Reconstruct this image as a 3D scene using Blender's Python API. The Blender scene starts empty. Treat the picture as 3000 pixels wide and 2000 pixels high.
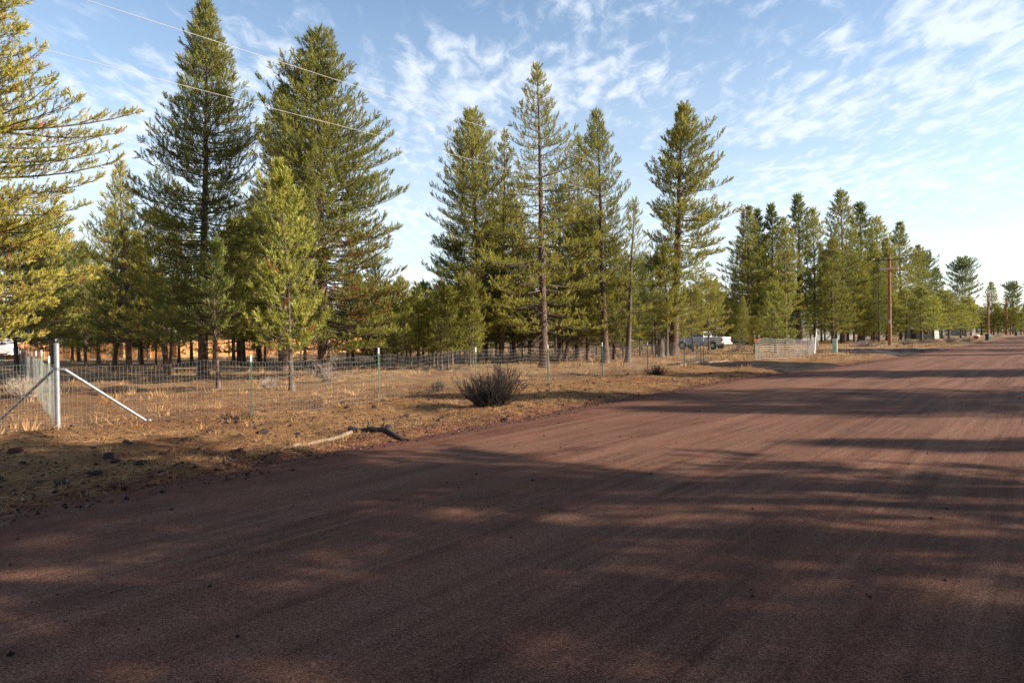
import bpy, math, random
import numpy as np
from mathutils import Vector, Matrix

# ------------------------------------------------------------------ camera, sky, sun, exposure
scene = bpy.context.scene
COL = scene.collection
EYE = 1.75
cam_data = bpy.data.cameras.new("camera")
cam_data.sensor_width = 36.0
cam_data.lens = 24.0
cam_data.clip_start = 0.05
cam_data.clip_end = 6000
cam = bpy.data.objects.new("camera", cam_data)
COL.objects.link(cam)
R3 = (Matrix.Rotation(math.radians(90 - 0.49), 3, 'X') @ Matrix.Rotation(math.radians(-0.75), 3, 'Z'))
cam.matrix_world = Matrix.Translation((0, 0, EYE)) @ R3.to_4x4()
scene.camera = cam

SUN_AZ, SUN_EL = 99.0, 22.0        # azimuth clockwise from +Y
S = Vector((math.cos(math.radians(SUN_EL)) * math.sin(math.radians(SUN_AZ)),
            math.cos(math.radians(SUN_EL)) * math.cos(math.radians(SUN_AZ)),
            math.sin(math.radians(SUN_EL))))
ld = bpy.data.lights.new("sun", 'SUN')
ld.energy = 5.0
ld.angle = math.radians(0.5)
ld.color = (1.0, 0.875, 0.71)
sun = bpy.data.objects.new("sun", ld)
sun.rotation_euler = S.to_track_quat('Z', 'Y').to_euler()
sun.location = (60, -10, 40)
COL.objects.link(sun)

scene.view_settings.view_transform = 'Standard'
scene.view_settings.look = 'None'
scene.view_settings.gamma = 1.0
scene.view_settings.use_curve_mapping = False
scene.view_settings.exposure = 1.38

def px_dir(px, py):
    v = Vector(((px - 1500) / 2000.0, -(py - 1000) / 2000.0, -1.0))
    return R3 @ v

def G(px, py, z=0.0):
    """pixel of the photograph -> point on the plane of height z (used only to survey the layout)"""
    d = px_dir(px, py)
    t = (z - EYE) / d.z
    return (d.x * t, d.y * t)

def height_at(px, py, X, Y):
    """height at which a thing standing at distance Y shows its top at this pixel, and its sideways place there"""
    d = px_dir(px, py)
    t = Y / d.y
    return EYE + d.z * t, d.x * t

def nodes_of(tree):
    return tree.nodes, tree.links

def build_world():
    w = bpy.data.worlds.new("World")
    scene.world = w
    w.use_nodes = True
    n, l = nodes_of(w.node_tree)
    n.clear()
    out = n.new('ShaderNodeOutputWorld')
    bg = n.new('ShaderNodeBackground')
    bg.inputs['Strength'].default_value = 0.086
    sky = n.new('ShaderNodeTexSky')
    sky.sky_type = 'NISHITA'
    sky.sun_disc = False
    sky.sun_elevation = math.radians(SUN_EL)
    sky.sun_rotation = math.radians(SUN_AZ)
    sky.altitude = 1200
    sky.air_density = 1.25
    sky.dust_density = 0.9
    sky.ozone_density = 1.7
    tc = n.new('ShaderNodeTexCoord')
    sep = n.new('ShaderNodeSeparateXYZ')
    l.new(tc.outputs['Generated'], sep.inputs[0])
    def math_(op, a, b=None, clamp=False):
        m = n.new('ShaderNodeMath'); m.operation = op; m.use_clamp = clamp
        for i, v in enumerate((a, b)):
            if v is None: continue
            if isinstance(v, (int, float)): m.inputs[i].default_value = v
            else: l.new(v, m.inputs[i])
        return m.outputs[0]
    zc = math_('ADD', math_('MAXIMUM', sep.outputs['Z'], 0.0), 0.07)
    u = math_('DIVIDE', sep.outputs['X'], zc)
    v = math_('DIVIDE', sep.outputs['Y'], zc)
    comb = n.new('ShaderNodeCombineXYZ')
    l.new(u, comb.inputs[0]); l.new(v, comb.inputs[1])
    def noise(scale, detail, rough, rot=0, sc=(1, 1, 1), loc=(0, 0, 0), dist=0.0):
        mp = n.new('ShaderNodeMapping')
        mp.inputs['Rotation'].default_value = (0, 0, math.radians(rot))
        mp.inputs['Scale'].default_value = sc
        mp.inputs['Location'].default_value = loc
        l.new(comb.outputs[0], mp.inputs[0])
        t = n.new('ShaderNodeTexNoise')
        t.inputs['Scale'].default_value = scale
        t.inputs['Detail'].default_value = detail
        t.inputs['Roughness'].default_value = rough
        t.inputs['Distortion'].default_value = dist
        l.new(mp.outputs[0], t.inputs['Vector'])
        return t.outputs[0]
    def mr(x, a, b, c=0.0, d=1.0):
        m = n.new('ShaderNodeMapRange')
        m.inputs[1].default_value = a; m.inputs[2].default_value = b
        m.inputs[3].default_value = c; m.inputs[4].default_value = d
        m.interpolation_type = 'SMOOTHSTEP'
        l.new(x, m.inputs[0])
        return m.outputs[0]
    def blob(cu, cv, ru, rv, ang):
        mp = n.new('ShaderNodeMapping')
        mp.vector_type = 'TEXTURE'
        mp.inputs['Location'].default_value = (cu, cv, 0)
        mp.inputs['Rotation'].default_value = (0, 0, ang)
        mp.inputs['Scale'].default_value = (ru, rv, 1)
        l.new(comb.outputs[0], mp.inputs[0])
        vl = n.new('ShaderNodeVectorMath'); vl.operation = 'LENGTH'
        l.new(mp.outputs[0], vl.inputs[0])
        return mr(vl.outputs['Value'], 1.0, 0.15)
    def P(px, py):
        d = px_dir(px, py).normalized()
        z = max(d.z, 0) + 0.07
        return d.x / z, d.y / z
    def streak(p0, p1, w, gain=1.0):
        a, b = P(*p0), P(*p1)
        L = math.hypot(b[0] - a[0], b[1] - a[1])
        return math_('MULTIPLY', blob((a[0] + b[0]) / 2, (a[1] + b[1]) / 2, L / 2, w, math.atan2(b[1] - a[1], b[0] - a[0])), gain)
    # broad banks of altocumulus laid out over the sky plane
    cover = mr(noise(0.75, 3, 0.5, rot=20, loc=(4.2, 1.7, 0)), 0.36, 0.68, 0.12, 0.75)
    for s_ in (streak((2080, 470), (2760, 170), 0.42, 1.0), streak((2500, 200), (3300, -60), 0.62, 1.0),
               streak((1560, 420), (1900, -40), 0.55, 0.75), streak((900, 420), (1700, 420), 0.9, 0.62),
               streak((-300, 300), (800, 500), 1.4, 0.85), streak((300, 60), (1000, 300), 0.6, 0.7), streak((900, 250), (1700, 300), 0.7, 0.8)):
        cover = math_('MAXIMUM', cover, s_)
    puff = noise(13, 4, 0.58, rot=-25, sc=(1.0, 0.5, 1), dist=0.35)
    wisp = noise(1.6, 6, 0.6, rot=28, sc=(0.5, 1.6, 1), loc=(1, 3, 0), dist=0.6)
    tex = math_('ADD', math_('MULTIPLY', puff, 0.78), math_('MULTIPLY', wisp, 0.22))
    dens = math_('MULTIPLY', mr(math_('ADD', tex, math_('MULTIPLY', cover, 0.22)), 0.535, 0.82), 0.68)
    dens = math_('MULTIPLY', dens, mr(cover, 0.0, 0.5, 0.15, 1.0))
    # thin veil that thickens towards the horizon
    veil = math_('MULTIPLY', mr(sep.outputs['Z'], 0.50, 0.02, 0.0, 0.50),
                 mr(noise(0.35, 4, 0.6, rot=12, sc=(0.35, 2.4, 1), dist=0.4), 0.28, 0.62, 0.55, 1.0))
    trail = math_('MULTIPLY', streak((2120, 505), (2520, 478), 0.035, 0.55), 1.0)
    trail2 = streak((2860, 445), (3100, 430), 0.035, 0.45)
    tot = math_('MAXIMUM', math_('MAXIMUM', dens, veil), math_('MAXIMUM', trail, trail2), True)
    lift = math_('ADD', veil, math_('MULTIPLY', math_('SUBTRACT', 1.0, veil), math_('MAXIMUM', dens, trail)), True)
    mix = n.new('ShaderNodeMixRGB')
    l.new(lift, mix.inputs[0])
    l.new(sky.outputs[0], mix.inputs[1])
    mix.inputs[2].default_value = (4.9, 5.15, 5.5, 1)
    l.new(mix.outputs[0], bg.inputs['Color'])
    l.new(bg.outputs[0], out.inputs['Surface'])
build_world()

# ------------------------------------------------------------------ helpers: tags, meshes, materials
def tag(o, label=None, cat=None, group=None, kind=None):
    if label: o['label'] = label
    if cat: o['category'] = cat
    if group: o['group'] = group
    if kind: o['kind'] = kind
    return o

def empty(name, loc, rz=0.0):
    o = bpy.data.objects.new(name, None)
    o.empty_display_size = 0.3
    o.location = loc
    o.rotation_euler = (0, 0, rz)
    COL.objects.link(o)
    return o

def mesh_np(name, verts, faces, fattr=None, smooth=False):
    """verts (N,3); faces (M,k) with one k"""
    verts = np.asarray(verts, dtype=np.float32)
    faces = np.asarray(faces, dtype=np.int32)
    me = bpy.data.meshes.new(name)
    k = faces.shape[1]
    me.vertices.add(len(verts)); me.vertices.foreach_set('co', verts.ravel())
    me.loops.add(faces.size); me.loops.foreach_set('vertex_index', faces.ravel())
    me.polygons.add(len(faces))
    me.polygons.foreach_set('loop_start', np.arange(0, faces.size, k, dtype=np.int32))
    try:
        me.polygons.foreach_set('loop_total', np.full(len(faces), k, dtype=np.int32))
    except Exception:
        pass
    if smooth:
        me.polygons.foreach_set('use_smooth', np.ones(len(faces), dtype=bool))
    me.update(calc_edges=True)
    if fattr:
        for an, (dom, arr) in fattr.items():
            a = me.attributes.new(an, 'FLOAT', dom)
            a.data.foreach_set('value', np.asarray(arr, dtype=np.float32))
    me.validate()
    return me

def link(name, me, mat, parent=None, loc=None):
    o = bpy.data.objects.new(name, me)
    if mat is not None and not me.materials:
        me.materials.append(mat)
    if parent is not None: o.parent = parent
    if loc is not None: o.location = loc
    COL.objects.link(o)
    return o

class MB:
    """collects simple solids into one mesh (mixed polygons)"""
    def __init__(s): s.v = []; s.f = []
    def add(s, vs, fs):
        b = len(s.v); s.v += [tuple(v) for v in vs]; s.f += [tuple(i + b for i in f) for f in fs]; return s
    def box(s, c, d, rz=0.0, taper=1.0):
        x, y, z = d[0] / 2, d[1] / 2, d[2] / 2
        pts = [(-x, -y, -z), (x, -y, -z), (x, y, -z), (-x, y, -z), (-x * taper, -y * taper, z), (x * taper, -y * taper, z), (x * taper, y * taper, z), (-x * taper, y * taper, z)]
        ca, sa = math.cos(rz), math.sin(rz)
        pts = [(c[0] + p[0] * ca - p[1] * sa, c[1] + p[0] * sa + p[1] * ca, c[2] + p[2]) for p in pts]
        return s.add(pts, [(0, 3, 2, 1), (4, 5, 6, 7), (0, 1, 5, 4), (1, 2, 6, 5), (2, 3, 7, 6), (3, 0, 4, 7)])
    def tube(s, pts, rad, seg=8, cap=True):
        pts = [Vector(p) for p in pts]
        if not isinstance(rad, (list, tuple)): rad = [rad] * len(pts)
        b = len(s.v); up = Vector((0.13, 0.29, 0.95)).normalized()
        for i, p in enumerate(pts):
            d = (pts[min(i + 1, len(pts) - 1)] - pts[max(i - 1, 0)]).normalized()
            a = d.cross(up)
            if a.length < 0.15: a = d.cross(Vector((1, 0, 0)))
            a.normalize(); c = d.cross(a)
            for k in range(seg):
                t = 2 * math.pi * k / seg
                s.v.append(tuple(p + (a * math.cos(t) + c * math.sin(t)) * rad[i]))
        for i in range(len(pts) - 1):
            for k in range(seg):
                k2 = (k + 1) % seg
                s.f.append((b + i * seg + k, b + i * seg + k2, b + (i + 1) * seg + k2, b + (i + 1) * seg + k))
        if cap:
            s.f.append(tuple(b + k for k in range(seg))[::-1])
            s.f.append(tuple(b + (len(pts) - 1) * seg + k for k in range(seg)))
        return s
    def build(s, name, mat, parent=None, smooth=False, bevel=0.0, loc=None):
        me = bpy.data.meshes.new(name)
        me.from_pydata(s.v, [], s.f)
        import bmesh
        bm = bmesh.new(); bm.from_mesh(me); bmesh.ops.recalc_face_normals(bm, faces=bm.faces)
        if bevel > 0:
            es = [e for e in bm.edges if len(e.link_faces) == 2 and e.calc_face_angle(0) > 0.6]
            bmesh.ops.bevel(bm, geom=es, offset=bevel, segments=2, affect='EDGES', profile=0.6)
        bm.to_mesh(me); bm.free()
        if smooth:
            me.polygons.foreach_set('use_smooth', [True] * len(me.polygons))
        me.update()
        return link(name, me, mat, parent, loc)

class NB:
    """small node graph builder"""
    def __init__(s, name):
        s.m = bpy.data.materials.new(name); s.m.use_nodes = True
        s.n = s.m.node_tree.nodes; s.l = s.m.node_tree.links
        s.n.clear()
        s.out = s.n.new('ShaderNodeOutputMaterial')
        s.p = s.n.new('ShaderNodeBsdfPrincipled')
        s.l.new(s.p.outputs[0], s.out.inputs['Surface'])
        s.tc = s.n.new('ShaderNodeTexCoord')
    def set(s, sock, v):
        if isinstance(v, (int, float, tuple, list)):
            s.p.inputs[sock].default_value = (tuple(v) + (1,))[:4] if isinstance(v, (tuple, list)) else v
        else: s.l.new(v, s.p.inputs[sock])
        return s
    def coord(s, sc=(1, 1, 1), rot=0.0, loc=(0, 0, 0), src='Object'):
        mp = s.n.new('ShaderNodeMapping')
        mp.inputs['Scale'].default_value = sc
        mp.inputs['Rotation'].default_value = (0, 0, rot)
        mp.inputs['Location'].default_value = loc
        s.l.new(s.tc.outputs[src], mp.inputs[0])
        return mp.outputs[0]
    def noise(s, scale, detail=4, rough=0.55, vec=None, dist=0.0, col=False):
        t = s.n.new('ShaderNodeTexNoise')
        t.inputs['Scale'].default_value = scale; t.inputs['Detail'].default_value = detail
        t.inputs['Roughness'].default_value = rough; t.inputs['Distortion'].default_value = dist
        s.l.new(vec if vec is not None else s.tc.outputs['Object'], t.inputs['Vector'])
        return t.outputs[1 if col else 0]
    def voro(s, scale, vec=None, out=0, feature='F1'):
        t = s.n.new('ShaderNodeTexVoronoi'); t.feature = feature
        t.inputs['Scale'].default_value = scale
        s.l.new(vec if vec is not None else s.tc.outputs['Object'], t.inputs['Vector'])
        return t.outputs[out]
    def mr(s, x, a, b, c=0.0, d=1.0):
        m = s.n.new('ShaderNodeMapRange')
        m.inputs[1].default_value = a; m.inputs[2].default_value = b
        m.inputs[3].default_value = c; m.inputs[4].default_value = d
        s.l.new(x, m.inputs[0]); return m.outputs[0]
    def math(s, op, a, b=None):
        m = s.n.new('ShaderNodeMath'); m.operation = op
        for i, v in enumerate((a, b)):
            if v is None: continue
            if isinstance(v, (int, float)): m.inputs[i].default_value = v
            else: s.l.new(v, m.inputs[i])
        return m.outputs[0]
    def mix(s, f, a, b, mode='MIX'):
        m = s.n.new('ShaderNodeMixRGB'); m.blend_type = mode
        for i, v in enumerate((f, a, b)):
            if isinstance(v, (int, float)): m.inputs[i].default_value = v
            elif isinstance(v, (tuple, list)): m.inputs[i].default_value = (tuple(v) + (1,))[:4]
            else: s.l.new(v, m.inputs[i])
        return m.outputs[0]
    def ramp(s, x, stops, mode='LINEAR'):
        r = s.n.new('ShaderNodeValToRGB'); r.color_ramp.interpolation = mode
        e = r.color_ramp.elements
        while len(e) < len(stops): e.new(0.5)
        for i, (p, c) in enumerate(stops):
            e[i].position = p; e[i].color = (tuple(c) + (1,))[:4]
        s.l.new(x, r.inputs[0]); return r.outputs[0]
    def attr(s, name, out='Fac'):
        a = s.n.new('ShaderNodeAttribute'); a.attribute_name = name; return a.outputs[out]
    def rand(s):
        return s.n.new('ShaderNodeObjectInfo').outputs['Random']
    def bump(s, h, strength=0.5, dist=0.02, prev=None):
        b = s.n.new('ShaderNodeBump'); b.inputs['Strength'].default_value = strength
        b.inputs['Distance'].default_value = dist
        s.l.new(h, b.inputs['Height'])
        if prev is not None: s.l.new(prev, b.inputs['Normal'])
        s.l.new(b.outputs[0], s.p.inputs['Normal']); return b.outputs[0]

def simple(name, col, rough=0.6, metal=0.0, var=0.15, scale=3.0):
    b = NB(name)
    nz = b.noise(scale, 5, 0.6)
    dark = tuple(c * (1 - var * 1.6) for c in col); light = tuple(min(1, c * (1 + var)) for c in col)
    b.set('Base Color', b.ramp(nz, [(0.3, dark), (0.7, light)]))
    b.set('Roughness', rough); b.set('Metallic', metal)
    return b.m

# ------------------------------------------------------------------ road geometry in (s, n): s runs along the road, n across it
DX, DY = 0.628, 0.778
def sn(x, y): return x * DX + y * DY, x * DY - y * DX
def xy(s, n): return s * DX + n * DY, s * DY - n * DX
EDGE_S = [-80, -20, 2, 4.2, 7.6, 11.3, 16, 24, 34, 52, 110, 400]
EDGE_N = [-8.3, -8.3, -8.4, -8.8, -9.05, -9.15, -9.5, -9.9, -9.2, -8.6, -8.3, -8.3]
def edge_n(s): return np.interp(s, EDGE_S, EDGE_N) + 0.10 * np.sin(s * 1.7) + 0.05 * np.sin(s * 4.1 + 1)
RIGHT_N = 2.9
def sstep(a, b, x):
    t = np.clip((x - a) / (b - a), 0, 1); return t * t * (3 - 2 * t)
def rough_h(x, y):
    return (0.030 * np.sin(0.9 * x + 1.3 * y) + 0.028 * np.sin(1.7 * x - 0.8 * y + 2.0) + 0.016 * np.sin(3.1 * x + 2.3 * y + 0.5)
            + 0.012 * np.sin(5.3 * x - 4.1 * y) + 0.006 * np.sin(9.7 * x + 8.1 * y + 1.0) + 0.006 * np.sin(13.1 * x - 11.0 * y))
def gz(x, y):
    x = np.asarray(x, float); y = np.asarray(y, float)
    s, n = sn(x, y)
    d = edge_n(s) - n
    w = np.maximum(sstep(-0.45, 0.5, d), sstep(RIGHT_N - 0.3, RIGHT_N + 0.6, n))
    return -0.13 * (1 - w) + w * (0.02 + rough_h(x, y))
def gzf(x, y): return float(gz(x, y))
def road_z(s, n):
    d = edge_n(s) - n
    e = np.maximum(d, n - RIGHT_N)
    z = 0.012 * np.sin(n * 2.1) * np.sin(s * 0.11 + 1) - 0.10 * sstep(-0.7, 0.6, e)
    return z + 0.008

# ------------------------------------------------------------------ setting materials
def mat_ground():
    b = NB("ground_soil_and_straw")
    big = b.noise(0.22, 4, 0.6)
    mid = b.noise(1.1, 5, 0.62)
    fine = b.noise(26, 5, 0.72)
    strawv = b.coord((3, 26, 3), rot=0.5)
    strawv2 = b.coord((24, 3.5, 3), rot=0.2)
    st = b.math('MAXIMUM', b.noise(1.6, 4, 0.7, strawv, 0.8), b.noise(1.6, 4, 0.7, strawv2, 0.8))
    straw = b.ramp(st, [(0.40, (0.085, 0.042, 0.019)), (0.54, (0.245, 0.128, 0.052)), (0.68, (0.42, 0.245, 0.110))])
    dirt = b.ramp(fine, [(0.36, (0.018, 0.010, 0.007)), (0.52, (0.100, 0.048, 0.026)), (0.70, (0.21, 0.105, 0.055))])
    red = b.ramp(fine, [(0.3, (0.075, 0.024, 0.012)), (0.7, (0.25, 0.082, 0.035))])
    c = b.mix(b.mr(mid, 0.40, 0.60, 0.0, 0.9), straw, dirt)
    c = b.mix(b.math('MULTIPLY', b.mr(fine, 0.36, 0.62), b.mr(mid, 0.30, 0.6, 0.35, 0.9)), c, straw)
    c = b.mix(b.math('MULTIPLY', b.mr(big, 0.52, 0.66), 0.7), c, red)
    duff = b.ramp(b.noise(18, 5, 0.75), [(0.34, (0.045, 0.020, 0.011)), (0.52, (0.17, 0.075, 0.036)), (0.70, (0.30, 0.145, 0.075))])
    inn = b.attr('inner')
    c = b.mix(b.math('MULTIPLY', inn, b.mr(b.noise(0.42, 5, 0.65), 0.42, 0.58, 0.05, 0.8)), c, duff)
    far = b.attr('far')
    pale = b.ramp(b.noise(2.2, 6, 0.7), [(0.36, (0.12, 0.072, 0.034)), (0.5, (0.29, 0.19, 0.098)), (0.66, (0.45, 0.32, 0.18))])
    c = b.mix(b.math('MULTIPLY', far, b.mr(big, 0.62, 0.42, 0.35, 0.95)), c, pale)
    edge = b.attr('edge')
    cinder = b.ramp(b.noise(40, 3, 0.7), [(0.3, (0.05, 0.018, 0.012)), (0.7, (0.20, 0.075, 0.045))])
    c = b.mix(b.math('MULTIPLY', edge, b.mr(b.noise(7, 4, 0.7), 0.35, 0.55)), c, cinder)
    b.set('Base Color', c); b.set('Roughness', 0.95); b.set('Specular IOR Level', 0.15)
    h = b.math('ADD', b.math('MULTIPLY', fine, 0.7), b.math('MULTIPLY', b.noise(7, 5, 0.65), 0.9))
    h = b.math('ADD', h, b.math('MULTIPLY', st, 0.5))
    b.bump(h, 1.0, 0.09)
    return b.m

def mat_road():
    b = NB("road_red_cinder")
    along = b.coord((1, 1, 1), rot=-math.atan2(DY, DX))      # x axis along the road
    def stretch(sx, sy, scale, det=4, r=0.6, dist=0.3):
        mp = b.n.new('ShaderNodeMapping'); mp.inputs['Scale'].default_value = (sx, sy, 1)
        b.l.new(along, mp.inputs[0]); return b.noise(scale, det, r, mp.outputs[0], dist)
    grain = b.voro(150, out=1)
    gs = b.n.new('ShaderNodeSeparateXYZ'); b.l.new(grain, gs.inputs[0])
    g1 = gs.outputs[0]
    g2 = b.noise(85, 4, 0.8)
    track = stretch(0.10, 2.2, 1.0)
    track2 = stretch(0.25, 8.0, 1.0, 3)
    patch = b.noise(0.8, 5, 0.62)
    base = b.ramp(b.math('ADD', b.math('MULTIPLY', g1, 0.55), b.math('MULTIPLY', g2, 0.55)),
                  [(0.16, (0.030, 0.0120, 0.007)), (0.45, (0.102, 0.047, 0.028)), (0.68, (0.192, 0.098, 0.066)), (0.94, (0.38, 0.235, 0.175))])
    t = b.math('ADD', b.math('MULTIPLY', track, 0.6), b.math('MULTIPLY', track2, 0.4))
    c = b.mix(b.mr(t, 0.42, 0.58, 0.75, 0.0), base, (0.42, 0.34, 0.32), 'MULTIPLY')
    c = b.mix(b.mr(patch, 0.42, 0.66, 0.0, 0.55), c, b.mix(1.0, base, (1.15, 0.94, 0.88), 'MULTIPLY'))
    edge = b.attr('edge')
    red = b.ramp(g2, [(0.3, (0.040, 0.013, 0.008)), (0.7, (0.13, 0.045, 0.027))])
    c = b.mix(b.math('MULTIPLY', edge, b.mr(b.noise(3.5, 5, 0.7), 0.34, 0.60)), c, red)
    b.set('Base Color', c); b.set('Roughness', 0.9); b.set('Specular IOR Level', 0.12)
    h = b.math('ADD', b.math('MULTIPLY', g2, 0.6), b.math('MULTIPLY', g1, 0.25))
    h = b.math('ADD', h, b.math('MULTIPLY', b.noise(14, 4, 0.6), 0.5))
    nb = b.bump(h, 0.8, 0.016)
    b.bump(t, 0.8, 0.05, nb)
    return b.m

def mat_gravel_dark(name="dark_driveway_gravel_painted_shade", pale=0.12):
    b = NB(name)
    f = b.noise(45, 5, 0.75)
    c = b.ramp(f, [(0.3, (0.006, 0.005, 0.005)), (0.55, (0.020, 0.017, 0.017)), (0.75, (0.060, 0.050, 0.047))])  # dark gravel, taken lower to paint in the tree shade over the driveway
    c = b.mix(b.mr(b.noise(0.9, 4, 0.6), 0.42, 0.62, 0, pale), c, (0.15, 0.115, 0.10))
    b.set('Base Color', c); b.set('Roughness', 1.0); b.set('Specular IOR Level', 0.05)
    b.bump(f, 0.9, 0.03)
    return b.m

M_ground, M_road, M_drive, M_side = mat_ground(), mat_road(), mat_gravel_dark(), mat_gravel_dark('side_road_gravel', 0.7)

def axis_coords(segs):
    out = []
    for a, b_, step in segs:
        k = max(1, int(round((b_ - a) / step)))
        out += list(np.linspace(a, b_, k, endpoint=False))
    out.append(segs[-1][1])
    return np.array(out)

def build_ground():
    xs = axis_coords([(-1500, -300, 120), (-300, -80, 14), (-80, -26, 1.4), (-26, 14, 0.16), (14, 46, 0.6), (46, 160, 3), (160, 500, 20), (500, 1500, 125)])
    ys = axis_coords([(-300, -40, 20), (-40, 1, 1.5), (1, 30, 0.16), (30, 70, 0.5), (70, 160, 2.5), (160, 500, 17), (500, 2200, 130)])
    X, Y = np.meshgrid(xs, ys)
    Z = gz(X, Y)
    V = np.stack([X.ravel(), Y.ravel(), Z.ravel()], 1)
    nx, ny = len(xs), len(ys)
    i = np.arange(ny - 1)[:, None] * nx + np.arange(nx - 1)[None, :]
    F = np.stack([i, i + 1, i + nx + 1, i + nx], -1).reshape(-1, 4)
    s, n = sn(V[:, 0], V[:, 1])
    d = edge_n(s) - n
    edge = 1 - sstep(0.1, 1.1, d)
    far = sstep(4.5, 9, d) * sstep(18, 34, V[:, 1])
    far = np.maximum(far, sstep(38, 55, V[:, 1]))
    inner = sstep(5.0, 7.5, d) * (1 - sstep(40, 70, V[:, 1]))
    me = mesh_np("ground", V, F, {'edge': ('POINT', edge), 'far': ('POINT', far), 'inner': ('POINT', inner)}, smooth=True)
    tag(link("ground", me, M_ground), kind='structure')

def build_road():
    ss = axis_coords([(-60, -2, 2), (-2, 40, 0.18), (40, 90, 0.6), (90, 420, 5)])
    tt = np.linspace(0, 1, 90)
    tt = 1.0 * tt
    S_, T = np.meshgrid(ss, tt, indexing='ij')
    en = edge_n(S_) - 0.75
    N = en + (RIGHT_N + 0.7 - en) * T
    X, Y = xy(S_, N)
    Z = road_z(S_, N)
    V = np.stack([X.ravel(), Y.ravel(), Z.ravel()], 1)
    nx, ny = len(tt), len(ss)
    i = np.arange(ny - 1)[:, None] * nx + np.arange(nx - 1)[None, :]
    F = np.stack([i, i + nx, i + nx + 1, i + 1], -1).reshape(-1, 4)
    d = N + 0 - edge_n(S_)
    edge = np.maximum(1 - sstep(0.2, 1.9, d), sstep(RIGHT_N - 3.5, RIGHT_N, N) * 0.7).ravel()
    me = mesh_np("road", V, F, {'edge': ('POINT', edge)}, smooth=True)
    tag(link("road", me, M_road), kind='structure')

def sheet(name, px_poly, mat, lift=0.035, step=0.5):
    """a ground sheet given by a left and a right border of equal length"""
    L, R_ = px_poly
    Lw = [G(*p) for p in L]; Rw = [G(*p) for p in R_]
    k = 26; V = []; F = []
    rows = []
    for i in range(len(Lw) - 1):
        m = 12
        for j in range(m + (1 if i == len(Lw) - 2 else 0)):
            t = j / m
            rows.append(((Lw[i][0] * (1 - t) + Lw[i + 1][0] * t, Lw[i][1] * (1 - t) + Lw[i + 1][1] * t),
                         (Rw[i][0] * (1 - t) + Rw[i + 1][0] * t, Rw[i][1] * (1 - t) + Rw[i + 1][1] * t)))
    for a, c in rows:
        for j in range(k + 1):
            t = j / k
            x, y = a[0] * (1 - t) + c[0] * t, a[1] * (1 - t) + c[1] * t
            rim = min(t, 1 - t) * k
            V.append((x, y, gzf(x, y) + (lift if rim >= 1.5 else (-0.03 if rim < 0.5 else lift * 0.4)) + 0.008 * math.sin(7 * x) * math.sin(5 * y)))
    for r in range(len(rows) - 1):
        for j in range(k):
            b_ = r * (k + 1) + j
            F.append((b_, b_ + 1, b_ + k + 2, b_ + k + 1))
    me = mesh_np(name, np.array(V), np.array(F), smooth=True)
    return tag(link(name, me, mat), kind='structure')

build_ground(); build_road()
sheet("driveway", ([(1950, 1070), (2080, 1072), (2200, 1081), (2330, 1095), (2420, 1101)], [(2000, 1064), (2160, 1061), (2330, 1062), (2480, 1067), (2600, 1072)]), M_drive)
sheet("side_road", ([(2440, 1034), (2540, 1037), (2620, 1042), (2720, 1050)], [(2440, 1023), (2560, 1022), (2760, 1020), (2880, 1016)]), M_side)

# ------------------------------------------------------------------ pines
def mat_needles(name, stops, trans=0.32):
    b = NB(name)
    t = b.attr('tint')
    c = b.ramp(t, stops)
    rnd = b.rand()
    c = b.mix(b.mr(rnd, 0, 1, 0.0, 0.35), c, b.mix(1.0, c, (1.25, 1.0, 0.75), 'MULTIPLY'))
    hsv = b.n.new('ShaderNodeHueSaturation')
    b.l.new(c, hsv.inputs['Color'])
    b.l.new(b.mr(rnd, 0, 1, 0.82, 1.12), hsv.inputs['Value'])
    c = hsv.outputs[0]
    b.set('Base Color', c); b.set('Roughness', 0.55); b.set('Specular IOR Level', 0.3)
    tr = b.n.new('ShaderNodeBsdfTranslucent')
    b.l.new(b.mix(1.0, c, (1.15, 1.15, 0.7), 'MULTIPLY'), tr.inputs['Color'])
    ms = b.n.new('ShaderNodeMixShader'); ms.inputs[0].default_value = trans
    b.l.new(b.p.outputs[0], ms.inputs[1]); b.l.new(tr.outputs[0], ms.inputs[2])
    b.l.new(ms.outputs[0], b.out.inputs['Surface'])
    return b.m
RUST = (0.26, 0.085, 0.028)
M_needles = mat_needles("pine_needles_olive", [(0.0, (0.098, 0.124, 0.031)), (0.45, (0.195, 0.211, 0.045)), (0.8, (0.338, 0.304, 0.057)), (0.88, (0.364, 0.260, 0.068)), (0.94, RUST)])
M_needles_bright = mat_needles("pine_needles_bright", [(0.0, (0.145, 0.177, 0.037)), (0.5, (0.262, 0.286, 0.062)), (0.85, (0.402, 0.375, 0.095)), (0.96, RUST)])
M_needles_gold = mat_needles("pine_needles_golden", [(0.0, (0.160, 0.166, 0.037)), (0.45, (0.286, 0.280, 0.057)), (0.78, (0.435, 0.388, 0.085)), (0.90, (0.343, 0.137, 0.051)), (1.0, (0.389, 0.137, 0.068))])
M_needles_dark = mat_needles("pine_needles_dark", [(0.0, (0.065, 0.102, 0.031)), (0.5, (0.120, 0.155, 0.040)), (0.85, (0.195, 0.211, 0.051)), (0.97, RUST)])

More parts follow.
